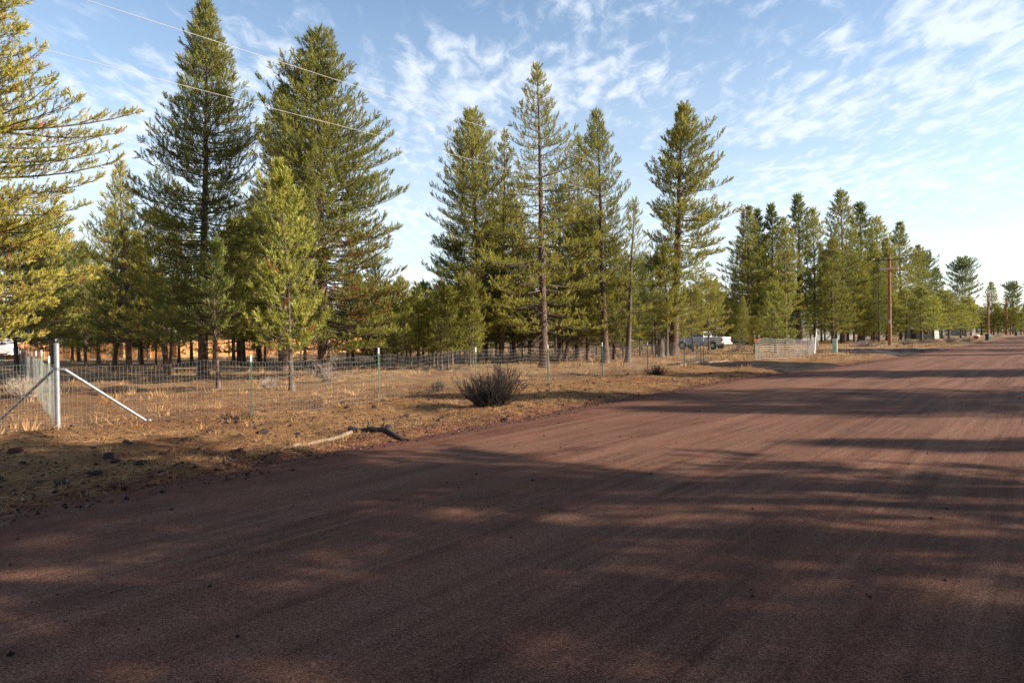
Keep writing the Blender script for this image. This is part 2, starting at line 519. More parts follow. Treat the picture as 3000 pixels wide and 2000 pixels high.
def mat_bark(name, c1, c2, c3):
    b = NB(name)
    v = b.coord((9, 9, 1.6))
    f = b.noise(2.2, 6, 0.7, v, 0.4)
    c = b.ramp(f, [(0.36, c1), (0.52, c2), (0.68, c3)])
    c = b.mix(b.mr(b.noise(0.8, 3, 0.5), 0.4, 0.65, 0, 0.4), c, (0.14, 0.10, 0.075))
    b.set('Base Color', c); b.set('Roughness', 0.9); b.bump(f, 1.0, 0.05)
    return b.m
M_bark = mat_bark("pine_bark_brown", (0.024, 0.016, 0.011), (0.095, 0.056, 0.038), (0.20, 0.125, 0.085))
M_bark_red = mat_bark("pine_bark_reddish", (0.020, 0.011, 0.008), (0.090, 0.044, 0.028), (0.17, 0.090, 0.058))
M_bark_grey = mat_bark("pine_bark_grey", (0.030, 0.023, 0.018), (0.105, 0.080, 0.062), (0.20, 0.16, 0.13))
M_twig = simple("pine_twig_bark", (0.105, 0.072, 0.05), 0.85, var=0.35, scale=6)
M_deadtwig = simple("dead_twig_grey", (0.22, 0.175, 0.14), 0.9, var=0.35, scale=6)

def tuft_templates(rng, nneed, width, count=6, nlen=0.36):
    """bottle-brush shoots along +Z, length 1"""
    T = []
    for _ in range(count):
        k = nneed
        z = np.linspace(0.0, 0.96, k) + rng.uniform(-0.03, 0.03, k)
        a = rng.uniform(0, 2 * np.pi, k) + np.arange(k) * 2.4
        el = np.radians(rng.uniform(36, 68, k) * (1 - 0.5 * z))
        d = np.stack([np.cos(a) * np.sin(el), np.sin(a) * np.sin(el), np.cos(el)], 1)
        base = np.stack([np.zeros(k), np.zeros(k), z], 1)
        side = np.cross(d, rng.normal(size=(k, 3))); side /= np.linalg.norm(side, axis=1)[:, None] + 1e-9
        ln = nlen * rng.uniform(0.8, 1.15, k)[:, None]
        p0 = base + side * width / 2; p1 = base - side * width / 2
        p2 = base + d * ln - side * width * 0.16; p3 = base + d * ln + side * width * 0.16
        T.append(np.stack([p0, p1, p2, p3], 1).reshape(-1, 3))
    return T

def frames(D, rng):
    """rotation matrices whose z axis is D"""
    D = D / (np.linalg.norm(D, axis=1)[:, None] + 1e-9)
    r = rng.normal(size=D.shape)
    A = np.cross(D, r); A /= np.linalg.norm(A, axis=1)[:, None] + 1e-9
    B = np.cross(D, A)
    return np.stack([A, B, D], 2)     # columns

def np_tubes(paths, radii, seg=4):
    """paths (K,m,3), radii (K,m) -> verts, quads"""
    K, m, _ = paths.shape
    d = np.gradient(paths, axis=1); d /= np.linalg.norm(d, axis=2)[..., None] + 1e-9
    up = np.array([0.13, 0.29, 0.95]); up = up / np.linalg.norm(up)
    a = np.cross(d, up); a /= np.linalg.norm(a, axis=2)[..., None] + 1e-9
    c = np.cross(d, a)
    ang = np.arange(seg) * 2 * np.pi / seg
    V = paths[:, :, None, :] + radii[:, :, None, None] * (a[:, :, None, :] * np.cos(ang)[None, None, :, None] + c[:, :, None, :] * np.sin(ang)[None, None, :, None])
    idx = np.arange(K * m * seg).reshape(K, m, seg)
    q = np.stack([idx[:, :-1, :], np.roll(idx[:, :-1, :], -1, 2), np.roll(idx[:, 1:, :], -1, 2), idx[:, 1:, :]], -1).reshape(-1, 4)
    return V.reshape(-1, 3), q

def pine_meshes(seed, H=15.0, cb=0.12, R=2.8, shape=0.85, whorl=0.36, nb=5, tuft=0.24, need=22, nwid=0.060, density=1.0,
                up_top=0.9, up_low=-0.15, curl=0.40, rust=0.03, bare=0.30, trunk_r=None, dead=40, open_=0.0, lean=0.0, skew=None, side_rust=None, inner=0.25, keep=1.0, round_=0.0, leaders=1):
    rng = np.random.default_rng(seed)
    whorl *= 0.92; nb = nb * 1.25; R *= 0.98; density *= 1.22; tuft *= 1.10; bare *= 1.0; need = max(12, int(need * 0.95)); nwid *= 1.30; up_top *= 0.62; up_low -= 0.08; curl *= 0.62
    tr = trunk_r or (0.030 + H * 0.0115)
    ph = rng.uniform(0, 6.28, 4)
    def axis(z):
        u = z / H
        return np.stack([0.10 * np.sin(u * 4 + ph[0]) * u + lean * u * u, 0.10 * np.sin(u * 5 + ph[1]) * u, z], -1)
    # trunk
    zz = np.array([-0.25, 0.0, 0.12, 0.35, 0.8] + list(np.linspace(1.6, H, 14)))
    rr = tr * (1 - zz / H * 0.96) * (1 + 0.55 * np.exp(-np.maximum(zz, 0) / 0.22))
    rr[-1] = 0.012
    tv, tf = np_tubes(axis(zz)[None], rr[None], 12)
    tv = tv * 1.0
    jig = 1 + 0.06 * np.sin(np.arctan2(tv[:, 1], tv[:, 0]) * 5 + tv[:, 2] * 0.4)
    ctr = axis(tv[:, 2]); tv[:, :2] = ctr[:, :2] + (tv[:, :2] - ctr[:, :2]) * jig[:, None]
    trunk = (tv, tf)
    # branches
    z0 = cb * H; zs = []
    z = z0
    while z < H - 0.15:
        zs.append(z); z += whorl * rng.uniform(0.75, 1.25) * (1.0 if z < H * 0.8 else 0.7)
    P0 = []; AZ = []; LN = []; TT = []
    lob = rng.uniform(0, 6.28, 3)
    for z in zs:
        t = (z - z0) / (H - z0)
        q_ = ((1 - t) / 0.56) ** (shape + 0.30)
        prof = 1.03 * q_ / (1 + q_ ** 4) ** 0.25 * min(1.0, 0.75 + 1.8 * t)
        if round_ > 0:
            prof = (1 - round_) * prof + round_ * math.sqrt(max(0.02, 1 - (abs(t - 0.42) / 0.6) ** 2))
        prof = prof + 0.018
        kb = max(3, int(round(nb * rng.uniform(0.7, 1.3))))
        a0 = rng.uniform(0, 6.28)
        wh = rng.uniform(0.72, 1.12)
        for j in range(kb):
            if rng.uniform() > keep: continue
            az = a0 + j * 2 * math.pi / kb + rng.uniform(-0.35, 0.35)
            f = 1 + 0.16 * math.sin(az * 2 + lob[0] + t * 7) + 0.13 * math.sin(az + lob[1] - t * 11)
            if skew: f *= 1 + skew[1] * math.cos(az - skew[0])
            L = R * prof * f * wh * rng.uniform(0.72, 1.15)
            if rng.uniform() < open_: L *= rng.uniform(0.3, 0.6)
            zj = z + rng.uniform(-0.12, 0.12)
            P0.append(zj); AZ.append(az); LN.append(max(L, 0.10)); TT.append(t)
    P0 = np.array(P0); AZ = np.array(AZ); LN = np.array(LN); TT = np.array(TT)
    K = len(P0); m = 7
    u = np.linspace(0, 1, m)[None, :]
    s0 = (up_low + (up_top - up_low) * TT ** 1.3)[:, None] + rng.uniform(-0.12, 0.12, (K, 1))
    cu = (curl * (0.7 + 0.6 * rng.uniform(size=(K, 1))))
    hor = LN[:, None] * u / np.sqrt(1 + (s0 + cu * 0.6) ** 2)
    bend = rng.uniform(-0.22, 0.22, (K, 1)) * u ** 1.5
    base = axis(P0)
    bx = base[:, None, 0] + hor * np.cos(AZ[:, None] + bend); by = base[:, None, 1] + hor * np.sin(AZ[:, None] + bend)
    bz = base[:, None, 2] + hor * (s0 + cu * u * u) 
    BP = np.stack([bx, by, bz], -1)
    br = (0.006 + 0.0095 * LN[:, None]) * (1 - 0.8 * u) 
    bv, bf = np_tubes(BP, br, 4)
    WV = [bv]; WF = [bf]; off = len(bv)
    # branchlets
    TP = []; TD = []; TL = []; TA = []; TZ = []
    BLp = []
    for i in range(K):
        L = LN[i]
        low = 1 - TT[i]
        u0 = min(0.75, bare * (0.35 + 0.9 * low)) if L > 0.5 else 0.05
        step = 0.155 / density / L
        us = np.arange(u0, 1.0, step)
        if len(us) == 0: us = np.array([0.7])
        us = np.clip(us + rng.uniform(-0.3, 0.3, len(us)) * step, 0, 1)
        idx = us * (m - 1); i0 = np.minimum(idx.astype(int), m - 2); fr = (idx - i0)[:, None]
        pos = BP[i, i0] * (1 - fr) + BP[i, i0 + 1] * fr
        dv = BP[i, i0 + 1] - BP[i, i0]; dv /= np.linalg.norm(dv, axis=1)[:, None]
        k = len(us)
        sgn = np.where(np.arange(k) % 2 == 0, 1.0, -1.0)
        side = np.stack([-dv[:, 1], dv[:, 0], np.zeros(k)], 1); side /= np.linalg.norm(side, axis=1)[:, None] + 1e-9
        bl = np.clip((0.16 + 0.36 * L * (1 - us) ** 0.7) * rng.uniform(0.5, 1.15, k), 0.10, 0.75); bl = np.minimum(bl, 0.55 * L + 0.06)
        dr = dv * rng.uniform(0.55, 1.0, (k, 1)) + side * sgn[:, None] * rng.uniform(0.5, 1.1, (k, 1)) + np.array([0, 0, 1]) * rng.uniform(0.0, 0.45, (k, 1))
        dr /= np.linalg.norm(dr, axis=1)[:, None]
        for q in range(k):
            nt = max(1, int(round(bl[q] / (0.17 / density))))
            e = pos[q] + dr[q] * bl[q]
            BLp.append((pos[q], e))
            for w in range(nt):
                ff = (w + 1) / nt
                if ff < 0.35 and nt > 2: continue
                pp = pos[q] + dr[q] * bl[q] * ff * 0.9
                dd = dr[q] * 0.62 + np.array([0, 0, 0.50 + 0.35 * TT[i]]) + rng.normal(size=3) * 0.36
                TP.append(pp); TD.append(dd); TL.append(tuft * rng.uniform(0.7, 1.25) * (1.0 if ff > 0.9 else 0.8) * (0.62 + 0.38 * min(1.0, (1 - TT[i]) * 5)))
                a = rng.normal(0.40, 0.16) + 0.14 * ff * us[q] 
                isr = rng.uniform() < rust * (1.7 if us[q] < 0.5 else 0.7)
                if side_rust and math.cos(AZ[i] - side_rust[0]) > 0.3 and side_rust[1] < P0[i] / H < side_rust[2] and rng.uniform() < side_rust[3]: isr = True
                TA.append(1.0 if isr else min(max(a, 0), 0.84)); TZ.append(0)
        # end shoot
        dd = (BP[i, -1] - BP[i, -2]); dd /= np.linalg.norm(dd); dd = dd + np.array([0, 0, 0.5])
        for w in range(3):
            TP.append(BP[i, -1] + rng.normal(size=3) * 0.02); TD.append(dd + rng.normal(size=3) * 0.28 * w); TL.append(tuft * rng.uniform(0.9, 1.3)); TA.append(min(max(rng.normal(0.58, 0.13), 0), 0.84))
    # leader shoots
    for w in range(10):
        zz_ = H - w * 0.11
        TP.append(axis(np.array(zz_))); TD.append(np.array([0, 0, 1.0]) + rng.normal(size=3) * (0.10 + 0.05 * w)); TL.append(tuft * 1.1); TA.append(0.6)
    TP = np.array(TP); TD = np.array(TD); TL = np.array(TL); TA = np.array(TA)
    ok = TP[:, 2] > 0.15
    TP, TD, TL, TA = TP[ok], TD[ok], TL[ok], TA[ok]
    T = tuft_templates(rng, need, nwid)
    rot = frames(TD, rng)
    which = rng.integers(0, len(T), len(TP))
    CV = np.empty((len(TP), need * 4, 3), dtype=np.float32)
    for w in range(len(T)):
        sel = which == w
        if sel.any():
            CV[sel] = np.einsum('kij,nj->kni', rot[sel] * TL[sel][:, None, None], T[w]) + TP[sel][:, None, :]
    CF = np.arange(len(TP) * need * 4).reshape(-1, 4)
    tint = np.repeat(TA, need)
    tint = np.clip(tint + rng.normal(0, 0.05, len(tint)) * (tint < 0.9), 0, 1)
    # branchlet twigs
    if BLp:
        A = np.array([b_[0] for b_ in BLp]); B = np.array([b_[1] for b_ in BLp])
        pth = np.stack([A, B], 1); rad = np.tile([[0.006, 0.003]], (len(A), 1))
        v2, f2 = np_tubes(pth, rad, 3)
        WV.append(v2); WF.append(f2 + off); off += len(v2)
    # dead lower limbs
    if dead:
        k = dead
        z = rng.uniform(0.05 * H, max(cb * H + 0.22 * H, 2.0), k); az = rng.uniform(0, 6.28, k)
        L = R * rng.uniform(0.15, 0.62, k)
        u6 = np.linspace(0, 1, 6)[None, :]
        b0 = axis(z); slope = rng.uniform(-0.35, 0.15, (k, 1)); cc = rng.uniform(-0.25, 0.5, (k, 1)); bend = rng.uniform(-0.5, 0.5, (k, 1)) * u6
        pth = np.stack([b0[:, None, 0] + L[:, None] * u6 * np.cos(az[:, None] + bend), b0[:, None, 1] + L[:, None] * u6 * np.sin(az[:, None] + bend),
                        b0[:, None, 2] + L[:, None] * (slope * u6 + cc * u6 * u6)], -1)
        pth[..., 2] = np.maximum(pth[..., 2], 0.06)
        v3, f3 = np_tubes(pth, (0.006 + 0.006 * L[:, None]) * (1 - 0.8 * u6), 3)
        WV.append(v3); WF.append(f3 + off); off += len(v3)
        kk = k * 4
        src = rng.integers(0, k, kk); ui = rng.integers(2, 5, kk)
        A = pth[src, ui]; D = (pth[src, ui + 1] - pth[src, ui]); D /= np.linalg.norm(D, axis=1)[:, None] + 1e-9
        D = D + rng.normal(size=D.shape) * 0.7; B = A + D * rng.uniform(0.12, 0.4, (kk, 1)); B[:, 2] = np.maximum(B[:, 2], 0.05)
        v4, f4 = np_tubes(np.stack([A, B], 1), np.tile([[0.005, 0.002]], (kk, 1)), 3)
        WV.append(v4); WF.append(f4 + off)
    return dict(trunk=mesh_np("trunk", *trunk, smooth=True), branches=mesh_np("branches", np.concatenate(WV), np.concatenate(WF)),
                crown=mesh_np("crown", CV.reshape(-1, 3), CF, {'tint': ('FACE', tint)}), H=H, ntuft=len(TP))

def place_tree(proto, x, y, H, rz, label, group=None, mats=None, tilt=(0, 0), name="pine_tree", cat="pine tree", widen=1.0):
    r = empty(name, (x, y, gzf(x, y) - 0.02))
    s = H / proto['H']
    r.scale = (s * widen, s * widen, s)
    r.rotation_euler = (tilt[0], tilt[1], rz)
    tag(r, label, cat, group)
    for part in ('trunk', 'branches', 'crown'):
        me = proto[part]
        o = bpy.data.objects.new(part, me); o.parent = r
        COL.objects.link(o)
        if not me.materials: me.materials.append(mats[part] if mats else None)
    return r

def mats(n, b=None, w=None): return dict(crown=n, trunk=b or M_bark, branches=w or M_twig)

def hero(base, tip, seed, label, mm, wpx, name="pine_tree", cat="pine tree", rz=None, group=None, **kw):
    """base pixel, tip pixel, half width in photo pixels"""
    X, Y = G(*base)
    H, tx = height_at(tip[0], tip[1], X, Y)
    H -= min(0.35, 0.04 * H)
    s = Y / 2000.0
    kw.setdefault('R', wpx * s)
    pr = pine_meshes(seed, H=H, **kw)
    tilt = math.atan2(tx - X, H)
    return place_tree(pr, X, Y, H, 0.0, label, group, mm, (0, tilt), name, cat)

rr_ = random.Random(5)
# -- the near and the tall named pines, each its own mesh
H_ = hero
H_((-150, 1185), (-60, -190), 1, "golden-needled broad pine cut by the photo's left edge, beside the receding fence", mats(M_needles_gold), 325, cb=0.15, shape=0.60, whorl=0.38, nb=6, open_=0.15, up_low=0.14, up_top=0.55, curl=0.25, rust=0.03, need=26, tuft=0.22, density=1.05, bare=0.22, keep=1.0, skew=(0.2, 0.14))
H_((50, 1092), (30, 640), 61, "low bushy golden pine filling in beneath the left-edge pine", mats(M_needles_gold), 165, cb=0.22, shape=0.4, round_=0.3, nb=6, need=22, tuft=0.28, rust=0.05)
H_((379, 1093), (354, 462), 2, "slender mid-height pine with see-through golden crown, left of the tallest pine", mats(M_needles_gold), 120, cb=0.16, shape=0.7, whorl=0.42, open_=0.2, nb=4, rust=0.05, up_low=0.1, curl=0.45)
H_((333, 1090), (368, 650), 3, "young dark green pine in front of the slender golden pine", mats(M_needles_dark), 85, cb=0.22, shape=0.8, need=18, open_=0.1)
H_((232, 1062), (210, 700), 4, "bushy olive pine behind the galvanised corner post", mats(M_needles), 120, cb=0.12, shape=0.55, round_=0.4, need=18)
H_((595, 1106), (600, -15), 5, "tallest pine of the left group, its narrow yellow-green crown reaching the photo's top", mats(M_needles), 190, cb=0.12, shape=0.62, whorl=0.29, nb=6, rust=0.02, up_top=0.75, up_low=-0.2, curl=0.42, need=22, dead=80, density=1.05, open_=0.12)
H_((640, 1139), (625, 690), 6, "thin dark-stemmed young pine right of the tallest pine's trunk", mats(M_needles_dark), 60, cb=0.42, shape=0.8, need=16, open_=0.2, trunk_r=0.075)
H_((487, 1092), (455, 590), 7, "olive pine filling the gap on the left side of the tallest pine", mats(M_needles_gold), 120, cb=0.20, shape=0.7, need=18, open_=0.1)
H_((495, 1100), (512, 830), 60, "small dark young pine under the tallest pine's left boughs", mats(M_needles_dark), 70, cb=0.28, shape=0.8, need=16)
H_((948, 1108), (935, 78), 8, "broad dense pine with a rusty patch low on its right side", mats(M_needles), 255, cb=0.10, shape=0.58, whorl=0.29, nb=6, rust=0.025, up_top=0.85, up_low=-0.22, curl=0.38, need=24, dead=90, side_rust=(0.1, 0.18, 0.42, 0.22), density=1.1, trunk_r=0.27, open_=0.08, skew=(-0.1, 0.06))
H_((835, 1088), (829, 245), 9, "tall dark pine close behind the left shoulder of the broad pine", mats(M_needles), 150, cb=0.15, shape=0.6, nb=6, need=20, trunk_r=0.26)
H_((855, 1145), (823, 470), 10, "lime-green young pine with upright candle shoots, in front of the broad pine", mats(M_needles_bright, M_bark_grey), 118, cb=0.17, shape=0.62, whorl=0.50, nb=4.5, up_top=1.4, up_low=0.2, curl=0.75, need=36, tuft=0.31, nwid=0.05, open_=0.15, rust=0.02, density=0.62, trunk_r=0.085)
H_((1409, 1066), (1381, 308), 11, "narrow dense olive pine, left end of the middle group", mats(M_needles), 150, cb=0.11, shape=0.5, whorl=0.30, nb=6, rust=0.02, need=20, dead=60, up_top=1.1)
H_((1366, 1066), (1330, 700), 12, "dark lower pine leaning out to the left of the middle group", mats(M_needles_dark), 95, cb=0.35, shape=0.6, need=18, skew=(3.1, 0.3))
H_((1468, 1064), (1477, 370), 13, "thin-crowned pine between the olive pine and the tallest middle pine", mats(M_needles), 72, cb=0.22, shape=0.55, whorl=0.40, nb=4, open_=0.3, need=18, keep=0.85)
H_((1594, 1079), (1571, 176), 14, "tallest pine of the middle group, sky showing through its airy top", mats(M_needles), 190, cb=0.13, shape=0.72, whorl=0.50, nb=5, open_=0.15, rust=0.035, need=22, up_low=-0.25, up_top=0.7, curl=0.42, dead=90, trunk_r=0.26, keep=0.86, density=0.95)
H_((1693, 1053), (1690, 385), 15, "pine whose narrow top rises just right of the airy middle pine", mats(M_needles), 100, cb=0.2, shape=0.6, nb=4, open_=0.2, need=18)
H_((1655, 1062), (1730, 600), 16, "mid-height olive pine in front of the middle group's right half", mats(M_needles), 120, cb=0.22, shape=0.5, round_=0.3, need=20, rust=0.06, dead=110)
H_((1774, 1063), (1745, 308), 17, "slim pointed pine at the right of the middle group", mats(M_needles), 112, cb=0.17, shape=0.62, whorl=0.38, open_=0.15, need=20, trunk_r=0.24, rust=0.03, curl=0.5)
H_((1838, 1062), (1862, 568), 18, "spindly sparse pine standing between the middle group and the red-trunked pine", mats(M_needles, M_bark_grey), 62, cb=0.24, shape=0.6, whorl=0.42, nb=4, open_=0.4, keep=0.75, need=16, trunk_r=0.17)
H_((1845, 1058), (1850, 760), 19, "small dense pine at the foot of the spindly pine", mats(M_needles_dark), 85, cb=0.3, shape=0.55, round_=0.3, need=18)
H_((1970, 1042), (2003, 298), 20, "big pine with thick bare reddish trunk and heavy bough right of its crown", mats(M_needles, M_bark_red), 118, cb=0.32, shape=0.55, whorl=0.55, nb=6, need=22, nwid=0.07, tuft=0.36, rust=0.04, up_top=0.8, up_low=-0.12, curl=0.42, trunk_r=0.42, dead=60, skew=(-0.2, 0.30), density=0.8, open_=0.1)
H_((1925, 1045), (1905, 740), 21, "lower pine filling the left side of the red-trunked pine", mats(M_needles, M_bark_red), 85, cb=0.25, shape=0.5, round_=0.4, need=18, rust=0.08, tuft=0.32)
H_((2078, 1027), (2070, 812), 22, "golden young pine in front of the white pickup's bed", mats(M_needles_gold, M_bark_grey), 72, cb=0.26, shape=0.5, round_=0.3, need=20, tuft=0.3, rust=0.05)
H_((2031, 1032), (2020, 838), 23, "small golden pine in front of the white pickup's cab", mats(M_needles_gold, M_bark_grey), 60, cb=0.34, shape=0.5, round_=0.3, need=20, tuft=0.28, rust=0.08)
H_((2273, 1037), (2268, 828), 24, "bright young pine standing alone behind the far wire fence panels", mats(M_needles_bright, M_bark_grey), 56, cb=0.16, shape=0.62, need=24, tuft=0.26, up_top=1.1, curl=0.55)
H_((2210, 1037), (2211, 928), 25, "tiny yellowish pine sapling by the fence corner posts", mats(M_needles_gold, M_bark_grey), 19, cb=0.28, shape=0.45, round_=0.4, need=18, tuft=0.17, rust=0.12, whorl=0.2, dead=8)
H_((1270, 1078), (1262, 870), 26, "thin bare-stemmed young pine in front of the bright young stand", mats(M_needles_bright, M_bark_grey), 42, cb=0.42, shape=0.6, need=18, nb=4, trunk_r=0.06, dead=30)

fill = [((1425, 1058), 640, 95, "olive pine low behind the narrow olive pine"), ((1505, 1060), 560, 100, "leafy pine right behind the thin-crowned pine"),
 ((1552, 1056), 700, 90, "low dark pine left of the tallest middle pine's trunk"), ((1640, 1052), 540, 110, "leafy pine behind the tallest middle pine's right side"),
 ((1722, 1054), 660, 100, "dark leafy pine between the two right-hand middle pines"), ((1800, 1056), 700, 90, "low leafy pine right of the slim pointed pine"),
 ((150, 1060), 740, 110, "leafy pine just right of the golden left-edge pine"), ((290, 1066), 780, 100, "low leafy pine behind the young dark green pine"),
 ((700, 1072), 640, 120, "dark leafy pine between the tallest and the broad pine"), ((760, 1066), 560, 100, "leafy pine in the gap left of the lime-green pine"),
 ((1035, 1072), 800, 90, "low pine with rusty boughs under the broad pine's right side"), ((1120, 1066), 850, 70, "small olive pine at the left end of the bright young stand"),
 ((415, 1070), 700, 100, "dark leafy pine left of the tallest pine's trunk")]
for i, (b_, ty, w_, lb) in enumerate(fill):
    H_(b_, (b_[0] - 6, ty), 200 + i, lb, mats(M_needles if i % 3 else M_needles_dark), w_, cb=0.14, shape=0.5, need=16, whorl=0.44, rust=0.10 if i == 10 else 0.03, tuft=0.30, nwid=0.07, dead=50)

# -- shared pine shapes for the groves
Pn = {}
def proto(key, mm, **kw):
    p = pine_meshes(**kw)
    for part in ('trunk', 'branches', 'crown'): p[part].materials.append(mm[part])
    Pn[key] = p
proto('tallA', mats(M_needles), seed=101, H=16, cb=0.10, R=2.5, shape=0.6, whorl=0.42, need=14, nwid=0.085, tuft=0.34, density=0.72, dead=50)
proto('tallB', mats(M_needles), seed=102, H=16, cb=0.28, R=2.3, shape=0.55, whorl=0.46, need=14, nwid=0.085, tuft=0.34, density=0.72, open_=0.2, dead=50)
proto('tallC', mats(M_needles, M_bark_red), seed=103, H=17, cb=0.08, R=3.0, shape=0.65, whorl=0.44, need=14, nwid=0.085, tuft=0.36, density=0.72, dead=40)
proto('slim', mats(M_needles_dark), seed=104, H=15, cb=0.14, R=1.6, shape=0.6, whorl=0.42, need=14, nwid=0.085, tuft=0.32, density=0.75, open_=0.2, dead=40)
proto('young', mats(M_needles_bright, M_bark_grey), seed=105, H=6, cb=0.22, R=1.2, shape=0.6, whorl=0.30, need=16, nwid=0.075, tuft=0.24, density=0.85, dead=34)
proto('youngB', mats(M_needles, M_bark_grey), seed=106, H=6.5, cb=0.30, R=1.3, shape=0.55, whorl=0.32, need=16, nwid=0.075, tuft=0.24, density=0.85, open_=0.15, dead=50)
proto('poleA', mats(M_needles, M_bark_grey), seed=107, H=12, cb=0.42, R=1.5, shape=0.55, whorl=0.42, need=12, nwid=0.09, tuft=0.32, density=0.7, dead=90)
proto('round', mats(M_needles_dark, M_bark_red), seed=108, H=20, cb=0.30, R=4.2, shape=0.5, round_=0.8, whorl=0.75, nb=6, need=14, nwid=0.10, tuft=0.55, density=0.55, open_=0.1, dead=30, up_low=0.0, up_top=0.8)

def grove(key, base, tip, label, group=None, widen=1.0, rz=None):
    X, Y = G(*base)
    H, tx = height_at(tip[0], tip[1], X, Y)
    return place_tree(Pn[key], X, Y, H, rr_.uniform(0, 6.28) if rz is None else rz, label, group, None, (0, 0), widen=widen)

ORD = ["leftmost", "second from left", "third from left", "fourth from left", "fifth from left", "sixth from left", "seventh from left", "eighth from left", "ninth from left", "tenth from left",
       "eleventh from left", "twelfth from left", "thirteenth from left", "fourteenth from left", "fifteenth from left", "sixteenth from left", "seventeenth from left", "eighteenth from left", "nineteenth from left", "rightmost"]
def nth(i, n, plural):
    return ("rightmost" if i == n - 1 else ORD[i]) + " of the " + plural

# -- the big stand beyond the driveways, each with its own top
stand = [('tallC', (2195, 1012), (2181, 612), "wide dark pine at the left end of the stand beyond the driveway", 1.0),
 ('slim', (2222, 1010), (2213, 618), "narrow pine tucked against the wide dark one at the stand's left end", 0.9),
 ('slim', (2262, 1010), (2258, 604), "third pointed treetop from the left in the stand beyond the driveway", 1.0),
 ('tallB', (2302, 1011), (2295, 640), "shorter dark pine behind the lone bright young pine", 0.8),
 ('slim', (2340, 1009), (2334, 577), "slim tall pine sticking up above its neighbours beyond the driveway", 1.05),
 ('tallB', (2388, 1008), (2385, 612), "thin-topped pine just left of the far stand's highest pine", 0.75),
 ('tallA', (2468, 1006), (2455, 561), "highest and fullest pine of the stand beyond the driveway", 0.9),
 ('tallA', (2440, 1008), (2432, 700), "low full pine at the left foot of the stand's highest pine", 0.95),
 ('slim', (2522, 1001), (2519, 600), "pointed pine just right of the stand's highest pine", 1.2),
 ('tallB', (2568, 998), (2560, 640), "pine rising left of the nearest utility pole's crossarm", 1.0),
 ('tallC', (2640, 995), (2621, 655), "broad pine behind the nearest utility pole", 0.85),
 ('tallC', (2555, 1000), (2545, 745), "low leafy pine left of the nearest utility pole's shaft", 0.9),
 ('tallB', (2690, 990), (2662, 720), "sloping-shouldered pine right of the nearest utility pole", 0.8),
 ('round', (2712, 986), (2691, 744), "dark round-topped pine on the right shoulder of the stand", 0.62),
 ('slim', (2745, 985), (2736, 788), "sparse see-through pine left of the big round-crowned pine", 1.3),
 ('round', (2820, 983), (2812, 760), "big round-crowned dark pine standing against the sky at far right", 0.80),
 ('tallA', (2905, 980), (2893, 827), "pointed pine behind the second utility pole", 0.95),
 ('round', (2968, 979), (2962, 829), "round-crowned pine behind the farthest utility pole", 0.75),
 ('tallC', (3010, 979), (3008, 880), "lower pine at the right edge of the photo by the road's end", 1.0)]
for k_, b_, t_, lb, wd in stand: grove(k_, b_, t_, lb, widen=wd * 1.3)
row = [('youngB', (2655, 1003), (2650, 850)), ('young', (2700, 1000), (2690, 840)), ('young', (2735, 997), (2728, 868)), ('youngB', (2780, 994), (2770, 862)),
       ('young', (2815, 990), (2808, 890)), ('youngB', (2845, 984), (2838, 885)), ('young', (2876, 982), (2868, 900)), ('young', (2925, 981.5), (2915, 900)),
       ('youngB', (2960, 981), (2955, 905)), ('young', (2610, 1004), (2596, 862)), ('young', (2992, 981), (2985, 915)), ('youngB', (2975, 981), (2966, 900)),
       ('young', (2760, 992), (2752, 850)), ('young', (2830, 986), (2824, 868)), ('youngB', (2912, 981.5), (2904, 890))]
row.sort(key=lambda q: q[1][0])
for i, (k_, b_, t_) in enumerate(row):
    grove(k_, b_, t_, nth(i, len(row), "young pines lining the roadside beyond the nearest utility pole"), "young pines along the far roadside", widen=1.55)

# -- young stand seen through the gap between the two tall groups
for i in range(20):
    px = 1140 + i * 13.2 + rr_.uniform(-5, 5)
    by = rr_.uniform(1064, 1084)
    grove('young' if i % 3 else 'youngB', (px, by), (px - 4, rr_.uniform(815, 885)), nth(i, 20, "young pines crowded between the two tall groups"), "young pines in the gap", widen=0.85)

# -- the shaded grove behind the fence: tall thin pines with bare stems
random.seed(11)
def grove_fill(n, x0, x1, by0, by1, ty0, ty1, keys, label, group, wd=(0.8, 1.1), avoid=()):
    for i in range(n):
        px = x0 + (x1 - x0) * (i + rr_.uniform(0.1, 0.9)) / n
        by = rr_.uniform(by0, by1)
        grove(rr_.choice(keys), (px, by), (px - 5, rr_.uniform(ty0, ty1)), nth(i, n, label), group, widen=rr_.uniform(*wd))
grove_fill(15, 120, 900, 1056, 1078, 600, 830, ['slim', 'poleA', 'tallB', 'youngB'], "bare-stemmed pines between wire fence and board fence", "grove pines behind the left fence")
grove_fill(12, 420, 1150, 1052, 1068, 720, 880, ['poleA', 'youngB', 'tallB'], "thin pines just in front of the board fence", "thin pines by the board fence")
grove_fill(12, 1130, 1420, 1030, 1046, 830, 900, ['poleA', 'slim', 'tallB'], "distant pines behind the bright young stand", "distant pines behind the gap")
grove_fill(20, 1320, 1960, 1038, 1054, 700, 880, ['poleA', 'slim', 'youngB', 'tallB'], "thin shaded pines close behind the middle group", "thin pines behind the middle group")
grove_fill(18, 1400, 2200, 1012, 1026, 790, 890, ['slim', 'tallA', 'tallB', 'poleA'], "distant pines between the middle group's trunks", "distant pines behind the middle group")
grove_fill(18, 2150, 2620, 996, 1006, 700, 820, ['tallA', 'slim', 'tallC'], "pines packed inside the stand beyond the driveway", "pines inside the far stand")
grove_fill(16, 2600, 3040, 976, 980, 870, 920, ['tallA', 'slim', 'tallC', 'young'], "small distant pines by the road's far end", "distant pines along the road")
